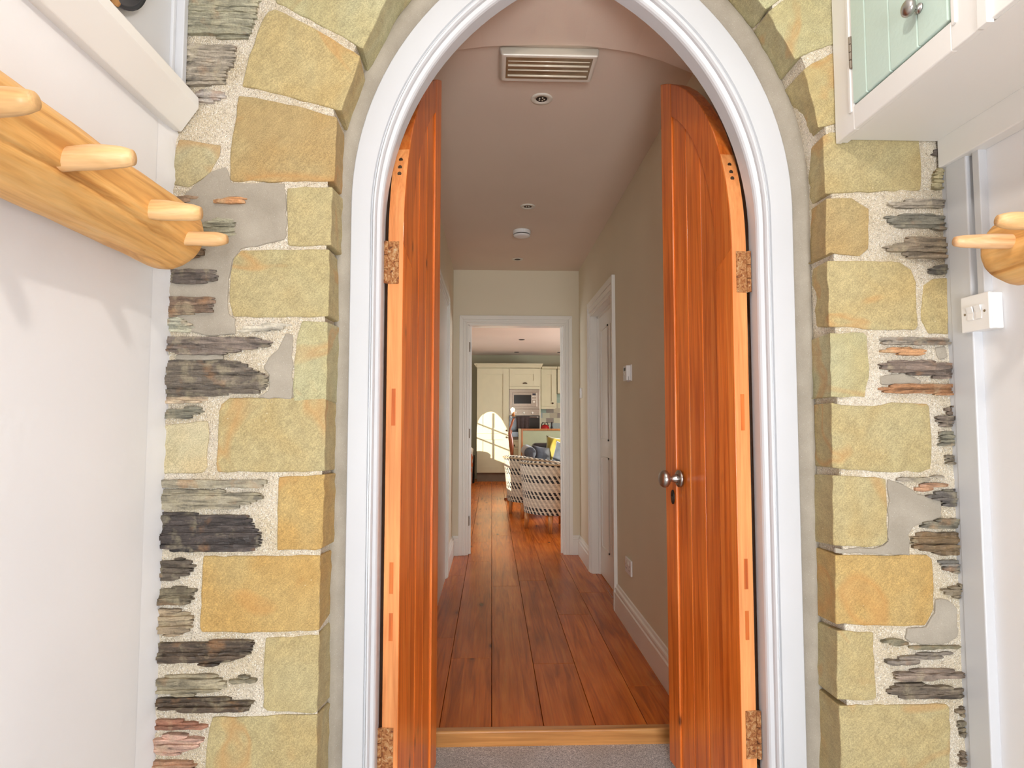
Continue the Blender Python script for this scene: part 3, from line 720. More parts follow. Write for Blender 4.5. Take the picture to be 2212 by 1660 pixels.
# skirting
def skirt(name, pts, mat, label):
    """moulded skirting along a straight run: pts = (p0, p1, outward normal)"""
    p0, p1, nrm = (Vector(q) for q in pts)
    pr = [(0, 0), (.020, 0), (.020, .115), (.015, .122), (.015, .132), (.019, .138), (.017, .147), (.009, .152), (.006, .165), (0, .168)]
    MBs = MB().prism([p0 + nrm * a + Vector((0, 0, z)) for a, z in pr], p1 - p0)
    tag(MBs.build(name, M['trim_paint']), label, kind='structure')


skirt('baseboard_right', ((CXR, 1.76, 0), (CXR, DR0, 0), (-1, 0, 0)), None, 'white moulded skirting board below the thermostat and socket')
skirt('baseboard_right_far', ((CXR, DR1, 0), (CXR, YEND, 0), (-1, 0, 0)), None, 'short white skirting between the right door and the corridor end')
skirt('baseboard_left', ((CXL, LY1, 0), (CXL, YEND, 0), (1, 0, 0)), None, 'short white skirting on the left before the kitchen doorway')
skirt('baseboard_end_left', ((CXL, YEND, 0), (ox0, YEND, 0), (0, -1, 0)), None, 'narrow skirting return left of the kitchen doorway')
skirt('baseboard_end_right', ((ox1, YEND, 0), (CXR, YEND, 0), (0, -1, 0)), None, 'narrow skirting return right of the kitchen doorway')

# ---- oak floor, plank by plank
floor = tag(mesh('floor', [(-1.2, YSTEP, -.022), (3.8, YSTEP, -.022), (3.8, 12.8, -.022), (-1.2, 12.8, -.022)], [(0, 1, 2, 3)], M['dark']), 'oak plank floor running from the step through to the kitchen', kind='structure')
x0 = PZ(1062, 1577, 0).x; PW = (PZ(1402.7, 1574, 0).x - x0) / 3
jy = lambda y: PZ(1062, y, 0).y
ENDS = {-1: [jy(1422), jy(1213), jy(1171)], 0: [jy(1267)], 1: [jy(1436), 4.6, 6.6], 2: [jy(1330), 6.0], 3: [jy(1487), jy(1282)], -2: [jy(1378), jy(1244)]}
k = -6
while x0 + k * PW < 3.7:
    xa, xb = x0 + k * PW, x0 + (k + 1) * PW
    if xb > -1.05:
        near = YSTEP + .03 if (xb > CXL and xa < CXR + .16) else YEND + .02
        ends = sorted(e for e in ENDS.get(k, []) if e > near + .3)
        y = ends[-1] if ends else near + random.uniform(.6, 1.9)
        if not ends: ends = [y]
        while y < 12.6:
            y += random.uniform(1.5, 2.2); ends.append(min(y, 12.65))
        a = near
        for e in ends:
            if e - a > .05:
                q = random.uniform(.86, 1.10)
                box('plank', max(xa, CXL if a < YEND else -1.0) + .0012, xb - .0012, a + .001, e - .001, -.02, 0, M['oak'], floor, bevel=.0012, seg=1, col=(q, q * random.uniform(.95, 1.0), q * random.uniform(.9, 1.0)))
            a = e
    k += 1
# oak nosing of the step
ns = MB().prism([(CXL, YSTEP + .034, -.02), (CXL, YSTEP + .034, .003), (CXL, YSTEP + .004, .003), (CXL, YSTEP, -.001), (CXL, YSTEP, -.03), (CXL, YSTEP + .002, ZCAR - .005), (CXL, YSTEP + .03, ZCAR - .005)], (CXR - CXL, 0, 0))
tag(ns.build('trim_3', M['oak_x'], bevel=.002, col=(1, 1, 1)), 'pale oak nosing on the step above the grey carpet', kind='structure')

# ================================================================== the two open pine door leaves
TH = math.radians(82.7); LEAF_W, LEAF_T = .49, .044; ZS, RR = 1.655, .8213


def leaf(side, label):
    sx = 1 if side == 'l' else -1
    H = PY(866 if side == 'l' else 1590, 1000, 1.72)
    du = Vector((math.cos(TH) * sx, math.sin(TH), 0)); dv = Vector((-math.sin(TH) * sx, math.cos(TH), 0)); B0 = Vector((H.x, H.y, 0))
    P = lambda u, v, z: B0 + du * u + dv * v + Vector((0, 0, z))
    t = thing('door_4' if side == 'l' else 'door_5', (H.x, H.y, ZCAR), label, kind='structure')
    zb = -.010
    zo = lambda u: ZS + math.sqrt(max(0, RR * RR - (RR - u) ** 2))
    zi = lambda u: ZS + math.sqrt(max(0, (RR - .10) ** 2 - (RR - u) ** 2))
    cl = lambda: (lambda q: (q, q * random.uniform(.92, 1.0), q * random.uniform(.88, 1.0)))(random.uniform(.92, 1.12))
    # hinge stile: its edge is paler bare pine
    st = MB().prism([P(0, 0, zb), P(.098, 0, zb), P(.098, 0, ZS - .045), P(0, 0, ZS + .004)], dv * LEAF_T).build('stile', M['door'], t, bevel=.0018, col=cl())
    # pale planed edge of the stile and of the arched head
    e = .0006; pts = [(0, zb), (0, ZS)] ; mb = MB()
    zz = [zb + .002, .4, .9, 1.3, ZS]
    mb.prism([P(-e, .001, zb + .002), P(-e, LEAF_T - .001, zb + .002), P(-e, LEAF_T - .001, ZS), P(-e, .001, ZS)], du * .0012)
    for k in range(8):
        za_, zb_ = ZS + .30 * k / 8, ZS + .30 * (k + 1) / 8
        ua, ub = (RR - math.sqrt(RR * RR - (q - ZS) ** 2) for q in (za_, zb_))
        mb.prism([P(ua - e, .001, za_), P(ua - e, LEAF_T - .001, za_), P(ub - e, LEAF_T - .001, zb_), P(ub - e, .001, zb_)], du * .0012)
    mb.build('stile_edge', M['edge'], st, col=(1, 1, 1))
    # three tongue and groove boards
    for k in range(3):
        u0, u1 = .0985 + k * .1005, .0985 + (k + 1) * .1005
        top = [(u, (zi(u) if u > .1 else ZS) + .03) for u in (u1, (u0 + u1) / 2, u0)]
        MB().prism([P(u0, .006, zb), P(u1, .006, zb)] + [P(u, .006, z) for u, z in top], dv * (LEAF_T - .012)).build('board', M['door'], t, bevel=.0045, seg=2, col=cl())
    # lock stile
    us = [.49, .475, .455, .43, .40]
    MB().prism([P(.40, .0, zb), P(.49, .0, zb)] + [P(u, .0, zo(u)) for u in us], dv * LEAF_T).build('stile', M['door'], t, bevel=.003, col=cl())
    # curved head rail
    out = [(u, zo(u)) for u in [0, .004, .012, .025, .045, .07, .10, .14, .18, .23, .28, .34, .40]]
    inn = [(u, zi(u)) for u in [.40, .36, .32, .28, .24, .20, .17, .145, .125, .11, .102]] + [(.098, ZS - .045)]
    MB().prism([P(u, 0, z) for u, z in out + inn], dv * LEAF_T).build('head_rail', M['door'], t, bevel=.003, col=(.86, .80, .76))
    # pegged tenon ends showing in the stile edge
    for y0, y1 in (((840, 920), (1216, 1284), (1326, 1386)) if side == 'l' else ((850, 930), (1213, 1280), (1328, 1392))):
        za, zb2 = PY(840, y0, 1.72).z, PY(840, y1, 1.72).z
        MB().prism([P(-.0014, .017, zb2), P(-.0014, .028, zb2), P(-.0014, .028, za), P(-.0014, .017, za)], du * .004).build('tenon', M['door'], st, col=(.85, .78, .72))
    # screw plugs near the head
    for y0 in (331, 350, 366):
        z = PY(860, y0, 1.72).z
        MB().tube([P(zz_ := -.0015 + max(0, (RR - math.sqrt(RR * RR - (z - ZS) ** 2))), .022, z), P(zz_ + .004, .022, z)], .006, 12).build('plug', M['bronze'], st)
    # rusty butt hinges
    for y0, y1 in (((520, 612), (1576, 1668)) if side == 'l' else ((534, 625), (1550, 1656))):
        za, zb2 = PY(848, y0, 1.715).z, PY(848, y1, 1.715).z
        hg = MB().prism([P(-.003, .012, zb2), P(-.003, .046, zb2), P(-.003, .046, za), P(-.003, .012, za)], du * .004).build('hinge', M['rust'], t, bevel=.001)
        for q in range(3):
            za2, zb3 = za + (zb2 - za) * q / 3 - .001, za + (zb2 - za) * (q + 1) / 3 + .001
            MB().tube([P(-.006, .048, za2), P(-.006, .048, zb3)], .0062, 12).build('knuckle', M['rust'], hg, smooth=False)
    if side == 'r':
        q = PX(1467, 1033, P(.385, 0, 0).x); zk = 1.163 - .193; uk = .368
        rose = MB().tube([P(uk, 0, zk), P(uk, -.006, zk), P(uk, -.010, zk), P(uk, -.012, zk)], [.029, .029, .024, .018], 32).build('knob_rose', M['nickel'], t, smooth=True)
        for dz in (-.017, .017): MB().tube([P(uk + .004, -.009, zk + dz), P(uk + .004, -.0125, zk + dz)], .0042, 12).build('screw', M['steel'], rose)
        pr = [(.011, .016), (.018, .0135), (.028, .010), (.036, .009), (.040, .012), (.043, .022), (.048, .0275), (.055, .0295), (.062, .028), (.068, .023), (.072, .014), (.0735, .004)]
        MB().tube([P(uk, -a, zk) for a, r in pr], [r for a, r in pr], 32).build('knob', M['nickel'], t, smooth=True)
        zk2 = zk - .068; ring = []
        MB().prism([P(.425 + .0125 * math.cos(a), -.0005, zk2 + .0245 * math.sin(a)) for a in [2 * math.pi * i / 24 for i in range(24)]], dv * -.004).build('keyhole_cover', M['dark'], t, bevel=.001)
        MB().prism([P(.425 + .004 * math.cos(a), -.004, zk2 - .006 + .009 * math.sin(a)) for a in [2 * math.pi * i / 12 for i in range(12)]], dv * -.002).build('keyhole_flap', M['bronze'], t)
    return t


leaf('l', 'left arched pine door leaf standing open with rusty hinges on its edge')
leaf('r', 'right arched pine door leaf standing open with the round metal knob')

# ================================================================== corridor fittings
lt = thing('emergency_light', (.21, 2.3, ZC), 'oblong white bulkhead light with ribbed lens on the corridor ceiling', 'ceiling light')
bx0, bx1 = .022, .386; zl = ZC - .048
top = [(bx0, 2.15), (bx1, 2.15), (bx1, 2.372), (bx0, 2.372)]; bot = [(bx0 + .008, 2.122), (bx1 - .008, 2.122), (bx1 - .012, 2.292), (bx0 + .012, 2.292)]
v = [(x, y, ZC) for x, y in top] + [(x, y, zl) for x, y in bot]
mesh('body', v, [(0, 1, 2, 3), (7, 6, 5, 4), (0, 4, 5, 1), (1, 5, 6, 2), (2, 6, 7, 3), (3, 7, 4, 0)], M['ivory'], lt, bevel=.009, seg=3)
lb = box('lens', bx0 + .026, bx1 - .026, 2.137, 2.274, zl - .0012, zl + .01, M['lens'], lt, bevel=.001)
for yy, r_ in ((2.158, .004), (2.184, .009), (2.214, .006), (2.25, .009)):
    MB().tube([(bx0 + .034, yy, zl - .002), (bx1 - .034, yy, zl - .002)], r_ * .5, 10).build('reflector_rib', M['reflector'], lb, smooth=True)


def spot(px, py, Z, label, parts=True, r=.044, bezel='ivory'):
    c = PZ(px, py, Z); t = thing('ceiling_spotlight', (c.x, c.y, Z), label, 'spotlight', 'recessed ceiling spotlights')
    n = 32; pr = [(r, 0), (r, -.003), (r * .93, -.006), (r * .55, -.004), (r * .5, .004)]
    vs = [(c.x + a * math.cos(2 * math.pi * k / n), c.y + a * math.sin(2 * math.pi * k / n), Z + z) for a, z in pr for k in range(n)]
    mesh('bezel', vs, [(i * n + k, i * n + (k + 1) % n, (i + 1) * n + (k + 1) % n, (i + 1) * n + k) for i in range(len(pr) - 1) for k in range(n)], M[bezel], t, smooth=True)
    lp = MB().tube([(c.x, c.y, Z - .0025), (c.x, c.y, Z - .001)], r * .52, 24).build('lamp', M['dark'], t)
    if parts:
        for k in range(5):
            a = k * 1.2566; p = (c.x + .011 * math.cos(a), c.y + .011 * math.sin(a), Z - .0025)
            MB().tube([p, (p[0], p[1], Z - .005)], .0032, 10).build('led', M['reflector'], lp)
    return t


spot(1170, 213, ZC, 'recessed spotlight nearest the bulkhead light in the corridor ceiling', r=.045)
spot(1140, 446, ZC, 'recessed spotlight just in front of the smoke alarm', r=.047)
spot(1118, 560, ZC, 'recessed spotlight at the far dark end of the corridor ceiling', False, r=.046)
c = PZ(1127, 505, ZC - .02)
sm = thing('smoke_alarm', (c.x, c.y, ZC), 'round white smoke alarm on the corridor ceiling', 'smoke alarm')
MB().tube([(c.x, c.y, ZC), (c.x, c.y, ZC - .024), (c.x, c.y, ZC - .026)], [.063, .063, .058], 36).build('base', M['plastic'], sm, bevel=.003)
MB().tube([(c.x, c.y, ZC - .025), (c.x, c.y, ZC - .033)], .055, 36).build('vent', M['dark'], sm)
MB().tube([(c.x, c.y, ZC - .032), (c.x, c.y, ZC - .04), (c.x, c.y, ZC - .046)], [.06, .057, .035], 36).build('cover', M['plastic'], sm, smooth=True)

# thermostat on the right wall
a, b_ = PX(1346, 808, CXR - .03), PX(1365, 808, CXR)
yt = (a.y + b_.y) / 2; zt0, zt1 = PX(1358, 824, CXR).z, PX(1358, 792, CXR).z
th = thing('thermostat', (CXR, yt, zt0), 'white wall thermostat with a small display on the taupe wall', 'thermostat')
box('back_plate', CXR - .006, CXR, yt - .048, yt + .048, zt0 - .004, zt1 + .004, M['plastic'], th, bevel=.002)
box('body', CXR - .031, CXR - .006, yt - .043, yt + .043, zt0, zt1, M['plastic'], th, bevel=.003)
box('display', CXR - .0322, CXR - .030, yt - .022, yt + .018, zt0 + .055, zt0 + .072, M['dark'], th)
box('button', CXR - .034, CXR - .030, yt - .008, yt + .012, zt0 + .03, zt0 + .043, M['ivory'], th, bevel=.001)
box('seam', CXR - .0195, CXR - .018, yt - .0436, yt - .042, zt0 + .001, zt0 + .022, M['dark'], th)
# low double socket
p0 = PX(1360, 1224, CXR); ws = thing('wall_socket', (CXR, p0.y, p0.z - .043), 'white double power socket low on the right corridor wall', 'socket')
box('plate', CXR - .010, CXR, p0.y - .073, p0.y + .073, p0.z - .043, p0.z + .043, M['plastic'], ws, bevel=.003)
for s in (-1, 1):
    box('rocker', CXR - .0125, CXR - .009, p0.y + s * .014 - .007, p0.y + s * .014 + .007, p0.z + .008, p0.z + .03, M['ivory'], ws, bevel=.001)
    for dy, dz in ((0, .006), (-.011, -.016), (.011, -.016)):
        box('pin_hole', CXR - .0104, CXR - .009, p0.y + s * .043 + dy - .003, p0.y + s * .043 + dy + .003, p0.z + dz - .003, p0.z + dz + .003, M['dark'], ws)
# far light switch
p0 = PX(1256, 850, CXR); fs_ = thing('light_switch', (CXR, p0.y, p0.z - .043), 'thin white light switch at the far end of the right corridor wall', 'light switch')
box('plate', CXR - .010, CXR, p0.y - .043, p0.y + .043, p0.z - .043, p0.z + .043, M['plastic'], fs_, bevel=.002)
box('rocker', CXR - .014, CXR - .009, p0.y - .012, p0.y + .012, p0.z - .014, p0.z + .014, M['plastic'], fs_, bevel=.001)

# ================================================================== porch fittings
# double switch box on the right
SXF = XR - .022
y0, y1 = PX(2138, 670, SXF).y, PX(2076, 670, SXF).y; z0, z1 = PX(2105, 716, SXF).z, PX(2105, 637, SXF).z
sw = thing('double_light_switch', (XR, (y0 + y1) / 2, z0), 'white surface mounted double light switch below the right hand log', 'light switch')
box('back_box', SXF + .006, XR + .012, y0 + .001, y1 - .001, z0 + .001, z1 - .001, M['plastic'], sw, bevel=.003)
box('plate', SXF - .001, SXF + .007, y0, y1, z0, z1, M['plastic'], sw, bevel=.0025)
for k in (-1, 1):
    ym = (y0 + y1) / 2 + k * .0125
    MB().prism([(SXF - .001, ym - .0095, (z0 + z1) / 2 - .016), (SXF - .001, ym - .0095, (z0 + z1) / 2 + .016), (SXF - .0075, ym - .0095, (z0 + z1) / 2 + .016), (SXF - .002, ym - .0095, (z0 + z1) / 2), (SXF - .0035, ym - .0095, (z0 + z1) / 2 - .016)], (0, .019, 0)).build('rocker', M['plastic'], sw, bevel=.001)
    MB().tube([(SXF - .002, (y0 + y1) / 2 + k * .030, (z0 + z1) / 2), (SXF, (y0 + y1) / 2 + k * .030, (z0 + z1) / 2)], .003, 12).build('screw', M['steel'], sw)


def log_rack(name, label, X, Z, y0, y1, r, pegs, sgn, seed):
    t = thing(name, (X - sgn * r, (y0 + y1) / 2, Z), label, 'coat rack')
    n, m = 120, 84; vs = []; fs = []
    for i in range(m + 1):
        s = i / m; y = y0 + (y1 - y0) * s; dist = (y1 - y); rr = r * (1 - .04 * s)
        if dist < .055: rr *= math.sqrt(max(.03, 1 - (1 - dist / .055) ** 2.6))
        for k in range(n):
            a = 2 * math.pi * k / n
            q = rr * (1 + .05 * noise.noise((math.cos(a) * 1.1, math.sin(a) * 1.1, y * 4 + seed)) + .018 * noise.noise((math.cos(a) * 4, math.sin(a) * 4, y * 14 + seed)))
            ck = abs(a - (5.55 + .25 * math.sin(y * 5 + seed) if sgn > 0 else 3.9 + .2 * math.sin(y * 5)))   # drying crack
            if ck < .045 and dist > .03: q -= .012 * (1 - ck / .045) * (.55 + .45 * math.sin(y * 7 + 1))
            vs.append((X + q * math.cos(a), y, Z + q * math.sin(a)))
    for i in range(m):
        for k in range(n): fs.append((i * n + k, i * n + (k + 1) % n, (i + 1) * n + (k + 1) % n, (i + 1) * n + k))
    fs += [tuple(range(n)), tuple(m * n + k for k in range(n))]
    mesh('log', vs, fs, M['log'], t, smooth=True, col=(1, 1, 1))
    for (py, pz, x_tip, pr, bend) in pegs:
        L = x_tip - X; pts = []; rad = []
        for i in range(12):
            s = i / 11; pts.append((X + L * (.25 + .75 * s), py + .004 * math.sin(s * 3 + py * 9), pz + bend * (math.sin(s * 3.1 + py * 20) * .35 + s * .4)))
            rad.append(pr * (1.04 - .14 * s + .05 * math.sin(s * 9 + py * 30)) * (1 if i < 10 else (.93 if i == 10 else .72)))
        MB().tube(pts, rad, 20).build('peg', M['peg'], t, smooth=True, col=(1, random.uniform(.95, 1), random.uniform(.9, 1)))
    return t


LX = XL + .083
yy = [PX(133, 345, LX + .065).y, PX(318, 455, LX + .065).y, PX(398, 515, LX + .065).y]
zz = [PX(133, 345, LX + .065).z, PX(318, 455, LX + .065).z, PX(398, 515, LX + .065).z]
tips = [PY(290, 352, yy[0]).x, PY(432, 460, yy[1]).x, PY(488, 517, yy[2]).x]
log_rack('log_coat_rack', 'long peeled log with branch pegs fixed along the white left wall', LX, 1.572, -.35, 1.405, .081,
         [(yy[0], zz[0], tips[0], .0185, .006), (yy[1], zz[1], tips[1], .0185, -.004), (yy[2], zz[2], tips[2], .0155, 0.), (.72, 1.535, tips[0] + .005, .018, .004), (.45, 1.56, tips[0], .018, .004), (.1, 1.56, tips[0], .018, -.004)], 1, 3.)
RX = XR - .085
ry = PX(2190, 523, RX - .06).y; rt = PY(2066, 529, ry).x
ry2 = PY(2156, 480, 1.09)
log_rack('log_coat_rack', 'rounded end of a peeled log with two pegs on the right wall', RX, 1.515, -.35, 1.275, .074,
         [(ry, PX(2190, 523, RX - .06).z, rt, .0145, .001), (1.09, ry2.z + .002, ry2.x, .0165, .004), (.6, 1.52, rt, .016, .004), (.2, 1.52, rt, .016, .004)], -1, 11.)

# high cupboard with the mint door on the right
CF = PY(1803, 300, YF).x; zc0 = PY(1805, 313, YF).z; zc1 = 2.55
yn = PX(2120, 78, CF).y
cp = thing('wall_cupboard', ((CF + XR) / 2, 1.2, zc0), 'high white wall cupboard with a mint green boarded door over the right wall', 'cupboard')
d0, d1 = PX(2053, 42, CF).y, PX(1840, 100, CF).y; zd0 = PX(1843, 226, CF).z
box('carcass', CF + .012, XR + .012, .2, YF - .004, zc0 + .012, zc1, M['cream'], cp)
MB().box(CF, CF + .014, d1, YF - .004, zc0, zc1).build('stile', M['cream'], cp, bevel=.002)
box('stile', CF, CF + .014, yn, d0, zc0, zc1, M['cream'], cp, bevel=.002)
box('post', CF - .004, CF + .010, yn - .018, yn + .004, zc0 - .002, zc1, M['cream'], cp, bevel=.001)
box('rail', CF, CF + .014, d0 - .001, d1 + .001, zc0, zd0 - .004, M['cream'], cp, bevel=.003)
box('rail', CF + .004, CF + .016, .2, yn - .016, zc0 + .004, zc0 + .075, M['cream'], cp, bevel=.002)
box('bottom_lip', CF + .0145, CF + .03, .2, YF - .006, zc0 + .003, zc0 + .0115, M['cream'], cp)
# stepped moulding around the door opening
for q0 in (d1 + .006, d0 - .016): box('moulding', CF - .004, CF + .004, q0, q0 + .010, zd0 - .016, zc1, M['cream'], cp, bevel=.0015)
xb_ = PZ(2062, 281, zc0 + .012).x
box('wall_batten', xb_, XR + .012, .2, YF - .004, zc0 - .06, zc0 + .014, M['cream'], cp, bevel=.003)
dr = MB().box(CF + .010, CF + .02, d0 + .003, d1 - .003, zd0 + .002, zc1 - .02).build('door', M['mint'], cp)
gv = [d1 - .002] + [PX(p, 100, CF).y for p in (1872, 1924, 1986)] + [d0 + .002]
for k in range(4):
    box('board', CF - .003, CF + .012, gv[k + 1] + .0004, gv[k] - .0004, zd0, zc1 - .022, M['mint'], dr, bevel=.0028, seg=2)
kx = PX(1990, 18, CF); kb = [(.0, .010), (.003, .010), (.004, .006), (.012, .0055), (.014, .010), (.018, .0155), (.024, .018), (.029, .017), (.033, .012), (.035, .004)]
MB().tube([(CF - .003 - a, kx.y, kx.z) for a, r in kb], [r for a, r in kb], 24).build('knob', M['nickel'], dr, smooth=True)
za, zb2 = PX(1835, 84, CF).z, PX(1835, 154, CF).z
hg = box('hinge', CF - .003, CF + .004, d1 - .004, d1 + .005, zb2, za, M['steel'], dr, bevel=.001)
for q in range(4):
    MB().tube([(CF - .004, d1 + .001, za + (zb2 - za) * q / 4 - .001), (CF - .004, d1 + .001, za + (zb2 - za) * (q + 1) / 4 + .001)], .0035, 10).build('knuckle', M['steel'], hg)

# white ledge and recess on the left
lg = thing('wall_shelf', (XL, 1.0, PY(392, 286, YF).z), 'chamfered white wooden ledge below the recess on the upper left wall', 'shelf')
pf = [PY(*p, YF - .006) for p in ((372, 283), (392, 286), (430, 235), (430, 213), (404, 185))]
pf = [(XL - .002, pf[0].z)] + [(p.x, p.z) for p in pf[0:]] + [(XL - .002, pf[-1].z + .01)]
MB().prism([(x, YF - .006, z) for x, z in pf], (0, -2.2, 0)).build('ledge', M['cream'], lg, bevel=.003)
ux0, ux1 = PY(384, 100, YF - .006).x, PY(405, 100, YF - .006).x
box('upright', XL - .002, ux1, YF - .026, YF - .006, pf[-2][1] - .005, 2.6, M['gloss'], lg, bevel=.002)
box('upright_bead', XL, ux1 - .018, YF - .040, YF - .026, pf[-2][1] - .005, 2.6, M['gloss'], lg, bevel=.003)
box('back_panel', XL, XL + .006, -.6, YF - .03, pf[-2][1], 2.6, M['gloss'], lg)
zl_ = pf[-2][1]
pl = thing('plate', (-.77, 1.215, zl_ + .05), 'dark navy round plate standing above the white ledge', 'plate')
pr = [(0.002, .012), (.09, .012), (.13, .004), (.14, 0), (.141, .003), (.132, .009), (.09, .017), (0.002, .017)]; n = 48; vs = []
qa, qb = PX(248, 5, -.77), PX(316, 0, -.77); qa, qb = Vector((qa.y, qa.z)), Vector((qb.y, qb.z)); qd = qb - qa
qc = (qa + qb) / 2 + Vector((-qd.y, qd.x)).normalized() * math.sqrt(.14 ** 2 - qd.length ** 2 / 4)
for a, hh in pr:
    for k in range(n): vs.append((-.77 - hh, qc.x + a * math.cos(2 * math.pi * k / n), qc.y + a * math.sin(2 * math.pi * k / n)))
mesh('dish', vs, [(i * n + k, i * n + (k + 1) % n, (i + 1) * n + (k + 1) % n, (i + 1) * n + k) for i in range(len(pr) - 1) for k in range(n)], M['navy'], pl, smooth=True)
q = PX(246, 7, -.765)
MB().tube([(-.765, q.y, q.z + .012), (-.762, q.y - .001, q.z), (-.764, q.y, zl_ + .004)], [.006, .010, .007], 10).build('stand', M['tuft'], pl)

# ================================================================== KITCHEN-LIVING ROOM beyond the corridor
KX0, KX1, KY1 = -1.0, 3.5, 12.62
tag(mesh('ceiling_kitchen', [(KX0 - .1, YEND + .1, ZC), (KX1 + .1, YEND + .1, ZC), (KX1 + .1, KY1, ZC), (KX0 - .1, KY1, ZC)], [(0, 1, 2, 3)], M['ceil']), 'pale kitchen ceiling with three small downlights', kind='structure')
tag(mesh('wall_kitchen_back', [(KX0 - .1, KY1, -.02), (KX1 + .1, KY1, -.02), (KX1 + .1, KY1, ZC), (KX0 - .1, KY1, ZC)], [(0, 1, 2, 3)], M['kitchen_wall']), 'sage painted back wall above the kitchen units', kind='structure')


def wall_open(name, X, ops, label, mat):
    """wall in the plane X with arched or square openings (y0, y1, z0, springing, arch height)"""
    mb = MB(); y = YEND + .05
    def q(a, b, z0, z1, z0b=None):
        mb.add([(X, a, z0), (X, b, z0 if z0b is None else z0b), (X, b, z1), (X, a, z1)], [(0, 1, 2, 3)])
    for (a, b, z0, zs, ah) in ops:
        q(y, a, -.02, ZC); q(a, b, -.02, z0)
        f = lambda t: zs + ah * math.sqrt(max(0, 1 - abs(2 * t - 1) ** 1.7))
        for i in range(16): q(a + (b - a) * i / 16, a + (b - a) * (i + 1) / 16, f(i / 16), ZC, f((i + 1) / 16))
        y = b
    q(y, KY1, -.02, ZC)
    return tag(mb.build(name, mat), label, kind='structure')


W1 = (10.10, 11.02, .84, 1.22, .52); W2 = (5.62, 6.75, .80, 1.45, .55)  # assumed unseen windows, placed and shaped to fit the sunlit patches
wall_open('wall_kitchen_left', KX0, [W2, W1], 'kitchen wall with two assumed arched windows letting the low sun in', M['kitchen_wall'])
wall_open('wall_kitchen_right', KX1, [(7.4, 10.8, .85, 2.15, 0)], 'unseen kitchen wall with a wide opening added to let in light', M['kitchen_wall'])  # the opening is invented, out of view, to brighten the room
for nm, (a, b, z0, zs, ah) in (('assumed_window_1', W1), ('assumed_window_2', W2)):
    wn = thing(nm, (KX0, (a + b) / 2, z0), 'assumed arched casement in the left kitchen wall with slim glazing bars', kind='structure')
    for z in (z0 + .28, z0 + .56): box('glazing_bar', KX0 - .02, KX0 + .01, a, b, z - .010, z + .010, M['gloss'], wn)
    box('glazing_bar', KX0 - .02, KX0 + .01, (a + b) / 2 - .013, (a + b) / 2 + .013, z0, zs + ah * .95, M['gloss'], wn)
for px, py, s in ((1127, 734, 'recessed downlight nearest the doorway in the kitchen ceiling'), (1116, 761, 'recessed downlight above the tall cupboard by the far wall'), (1209, 761.5, 'recessed downlight cut by the right jamb of the kitchen doorway')):
    spot(px, py, ZC, s, False, r=.05, bezel='dark')

YK = YKIT
kp = lambda px, py, Y=YK: PY(px, py, Y)


def KX(px, Y=YK): return kp(px, 910, Y).x


def KZ(py, Y=YK): return kp(1110, py, Y).z


def shaker(parent, x0, x1, z0, z1, y, rail=.085, name='door', knob=None, cup=None, depth=.02):
    d = box(name, x0 + .0015, x1 - .0015, y + .014, y + depth, z0 + .0015, z1 - .0015, M['shaker'], parent)
    for a, b, c, e in ((x0 + .0015, x0 + rail, z0 + .0015, z1 - .0015), (x1 - rail, x1 - .0015, z0 + .0015, z1 - .0015)):
        box('stile', a, b, y, y + .018, c, e, M['shaker'], d, bevel=.001)
    for c, e in ((z0 + .0015, z0 + rail), (z1 - rail, z1 - .0015)):
        box('rail', x0 + rail, x1 - rail, y, y + .018, c, e, M['shaker'], d, bevel=.001)
    if knob:
        MB().tube([(knob[0], y, knob[1]), (knob[0], y - .018, knob[1]), (knob[0], y - .022, knob[1]), (knob[0], y - .036, knob[1])], [.007, .007, .018, .012], 14).build('knob', M['bronze'], d, smooth=True)
    if cup:
        cx_, cz = cup; pts = [(cx_ + .045 * math.cos(a), y - .024, cz + .028 * math.sin(a)) for a in [math.pi * i / 12 for i in range(13)]]
        MB().prism(pts, (0, .024, 0)).build('cup_handle', M['bronze'], d, bevel=.003)
    return d


tx0, tx1 = KX(1030), KX(1099.5)
tc = thing('tall_cupboard', ((tx0 + tx1) / 2, YK + .3, 0), 'tall cream kitchen cupboard with two panelled doors catching the sun', 'cupboard')
zt, zm, zp_ = KZ(796), KZ(937.5), KZ(1022)
box('body', tx0, tx1, YK + .021, KY1 - .01, zp_, zt + .01, M['shaker'], tc)
shaker(tc, tx0, tx1, zm, zt, YK, .115, knob=(tx1 - .05, KZ(930.5))); shaker(tc, tx0, tx1, zp_, zm, YK, .115, knob=(tx1 - .05, KZ(945)))
box('plinth', tx0 + .002, tx1, YK + .06, KY1 - .01, 0, zp_, M['graphite'], tc)
ovx0, ovx1 = KX(1100), KX(1168)
oc = thing('oven_cupboard', ((ovx0 + ovx1) / 2, YK + .3, 0), 'cream oven housing with a lift up door above the microwave', 'cupboard')
zd = KZ(835); zmt, zmb = KZ(841), KZ(884); zo1 = KZ(898); zo0 = KZ(942)
MB().box(ovx0, ovx0 + .018, YK + .021, KY1 - .01, 0, zt + .01).box(ovx1 - .018, ovx1, YK + .002, KY1 - .01, 0, zt + .01).box(ovx0, ovx1, YK + .02, KY1 - .01, zd - .02, zd).box(ovx0, ovx1, YK + .4, KY1 - .01, 0, zt).build('body', M['shaker'], oc)
shaker(oc, ovx0, ovx1 - .018, zd, zt, YK, .115, cup=((ovx0 + ovx1) / 2, KZ(829.5)))
box('filler', ovx0, ovx1 - .018, YK + .004, YK + .02, zmt, zd - .003, M['shaker'], oc, bevel=.002)
shaker(oc, ovx0, ovx1 - .018, .15, zo0, YK, .1)
cn = thing('cornice', ((tx0 + ovx1) / 2, YK, zt), 'cream cornice along the top of the tall kitchen units', 'cornice')
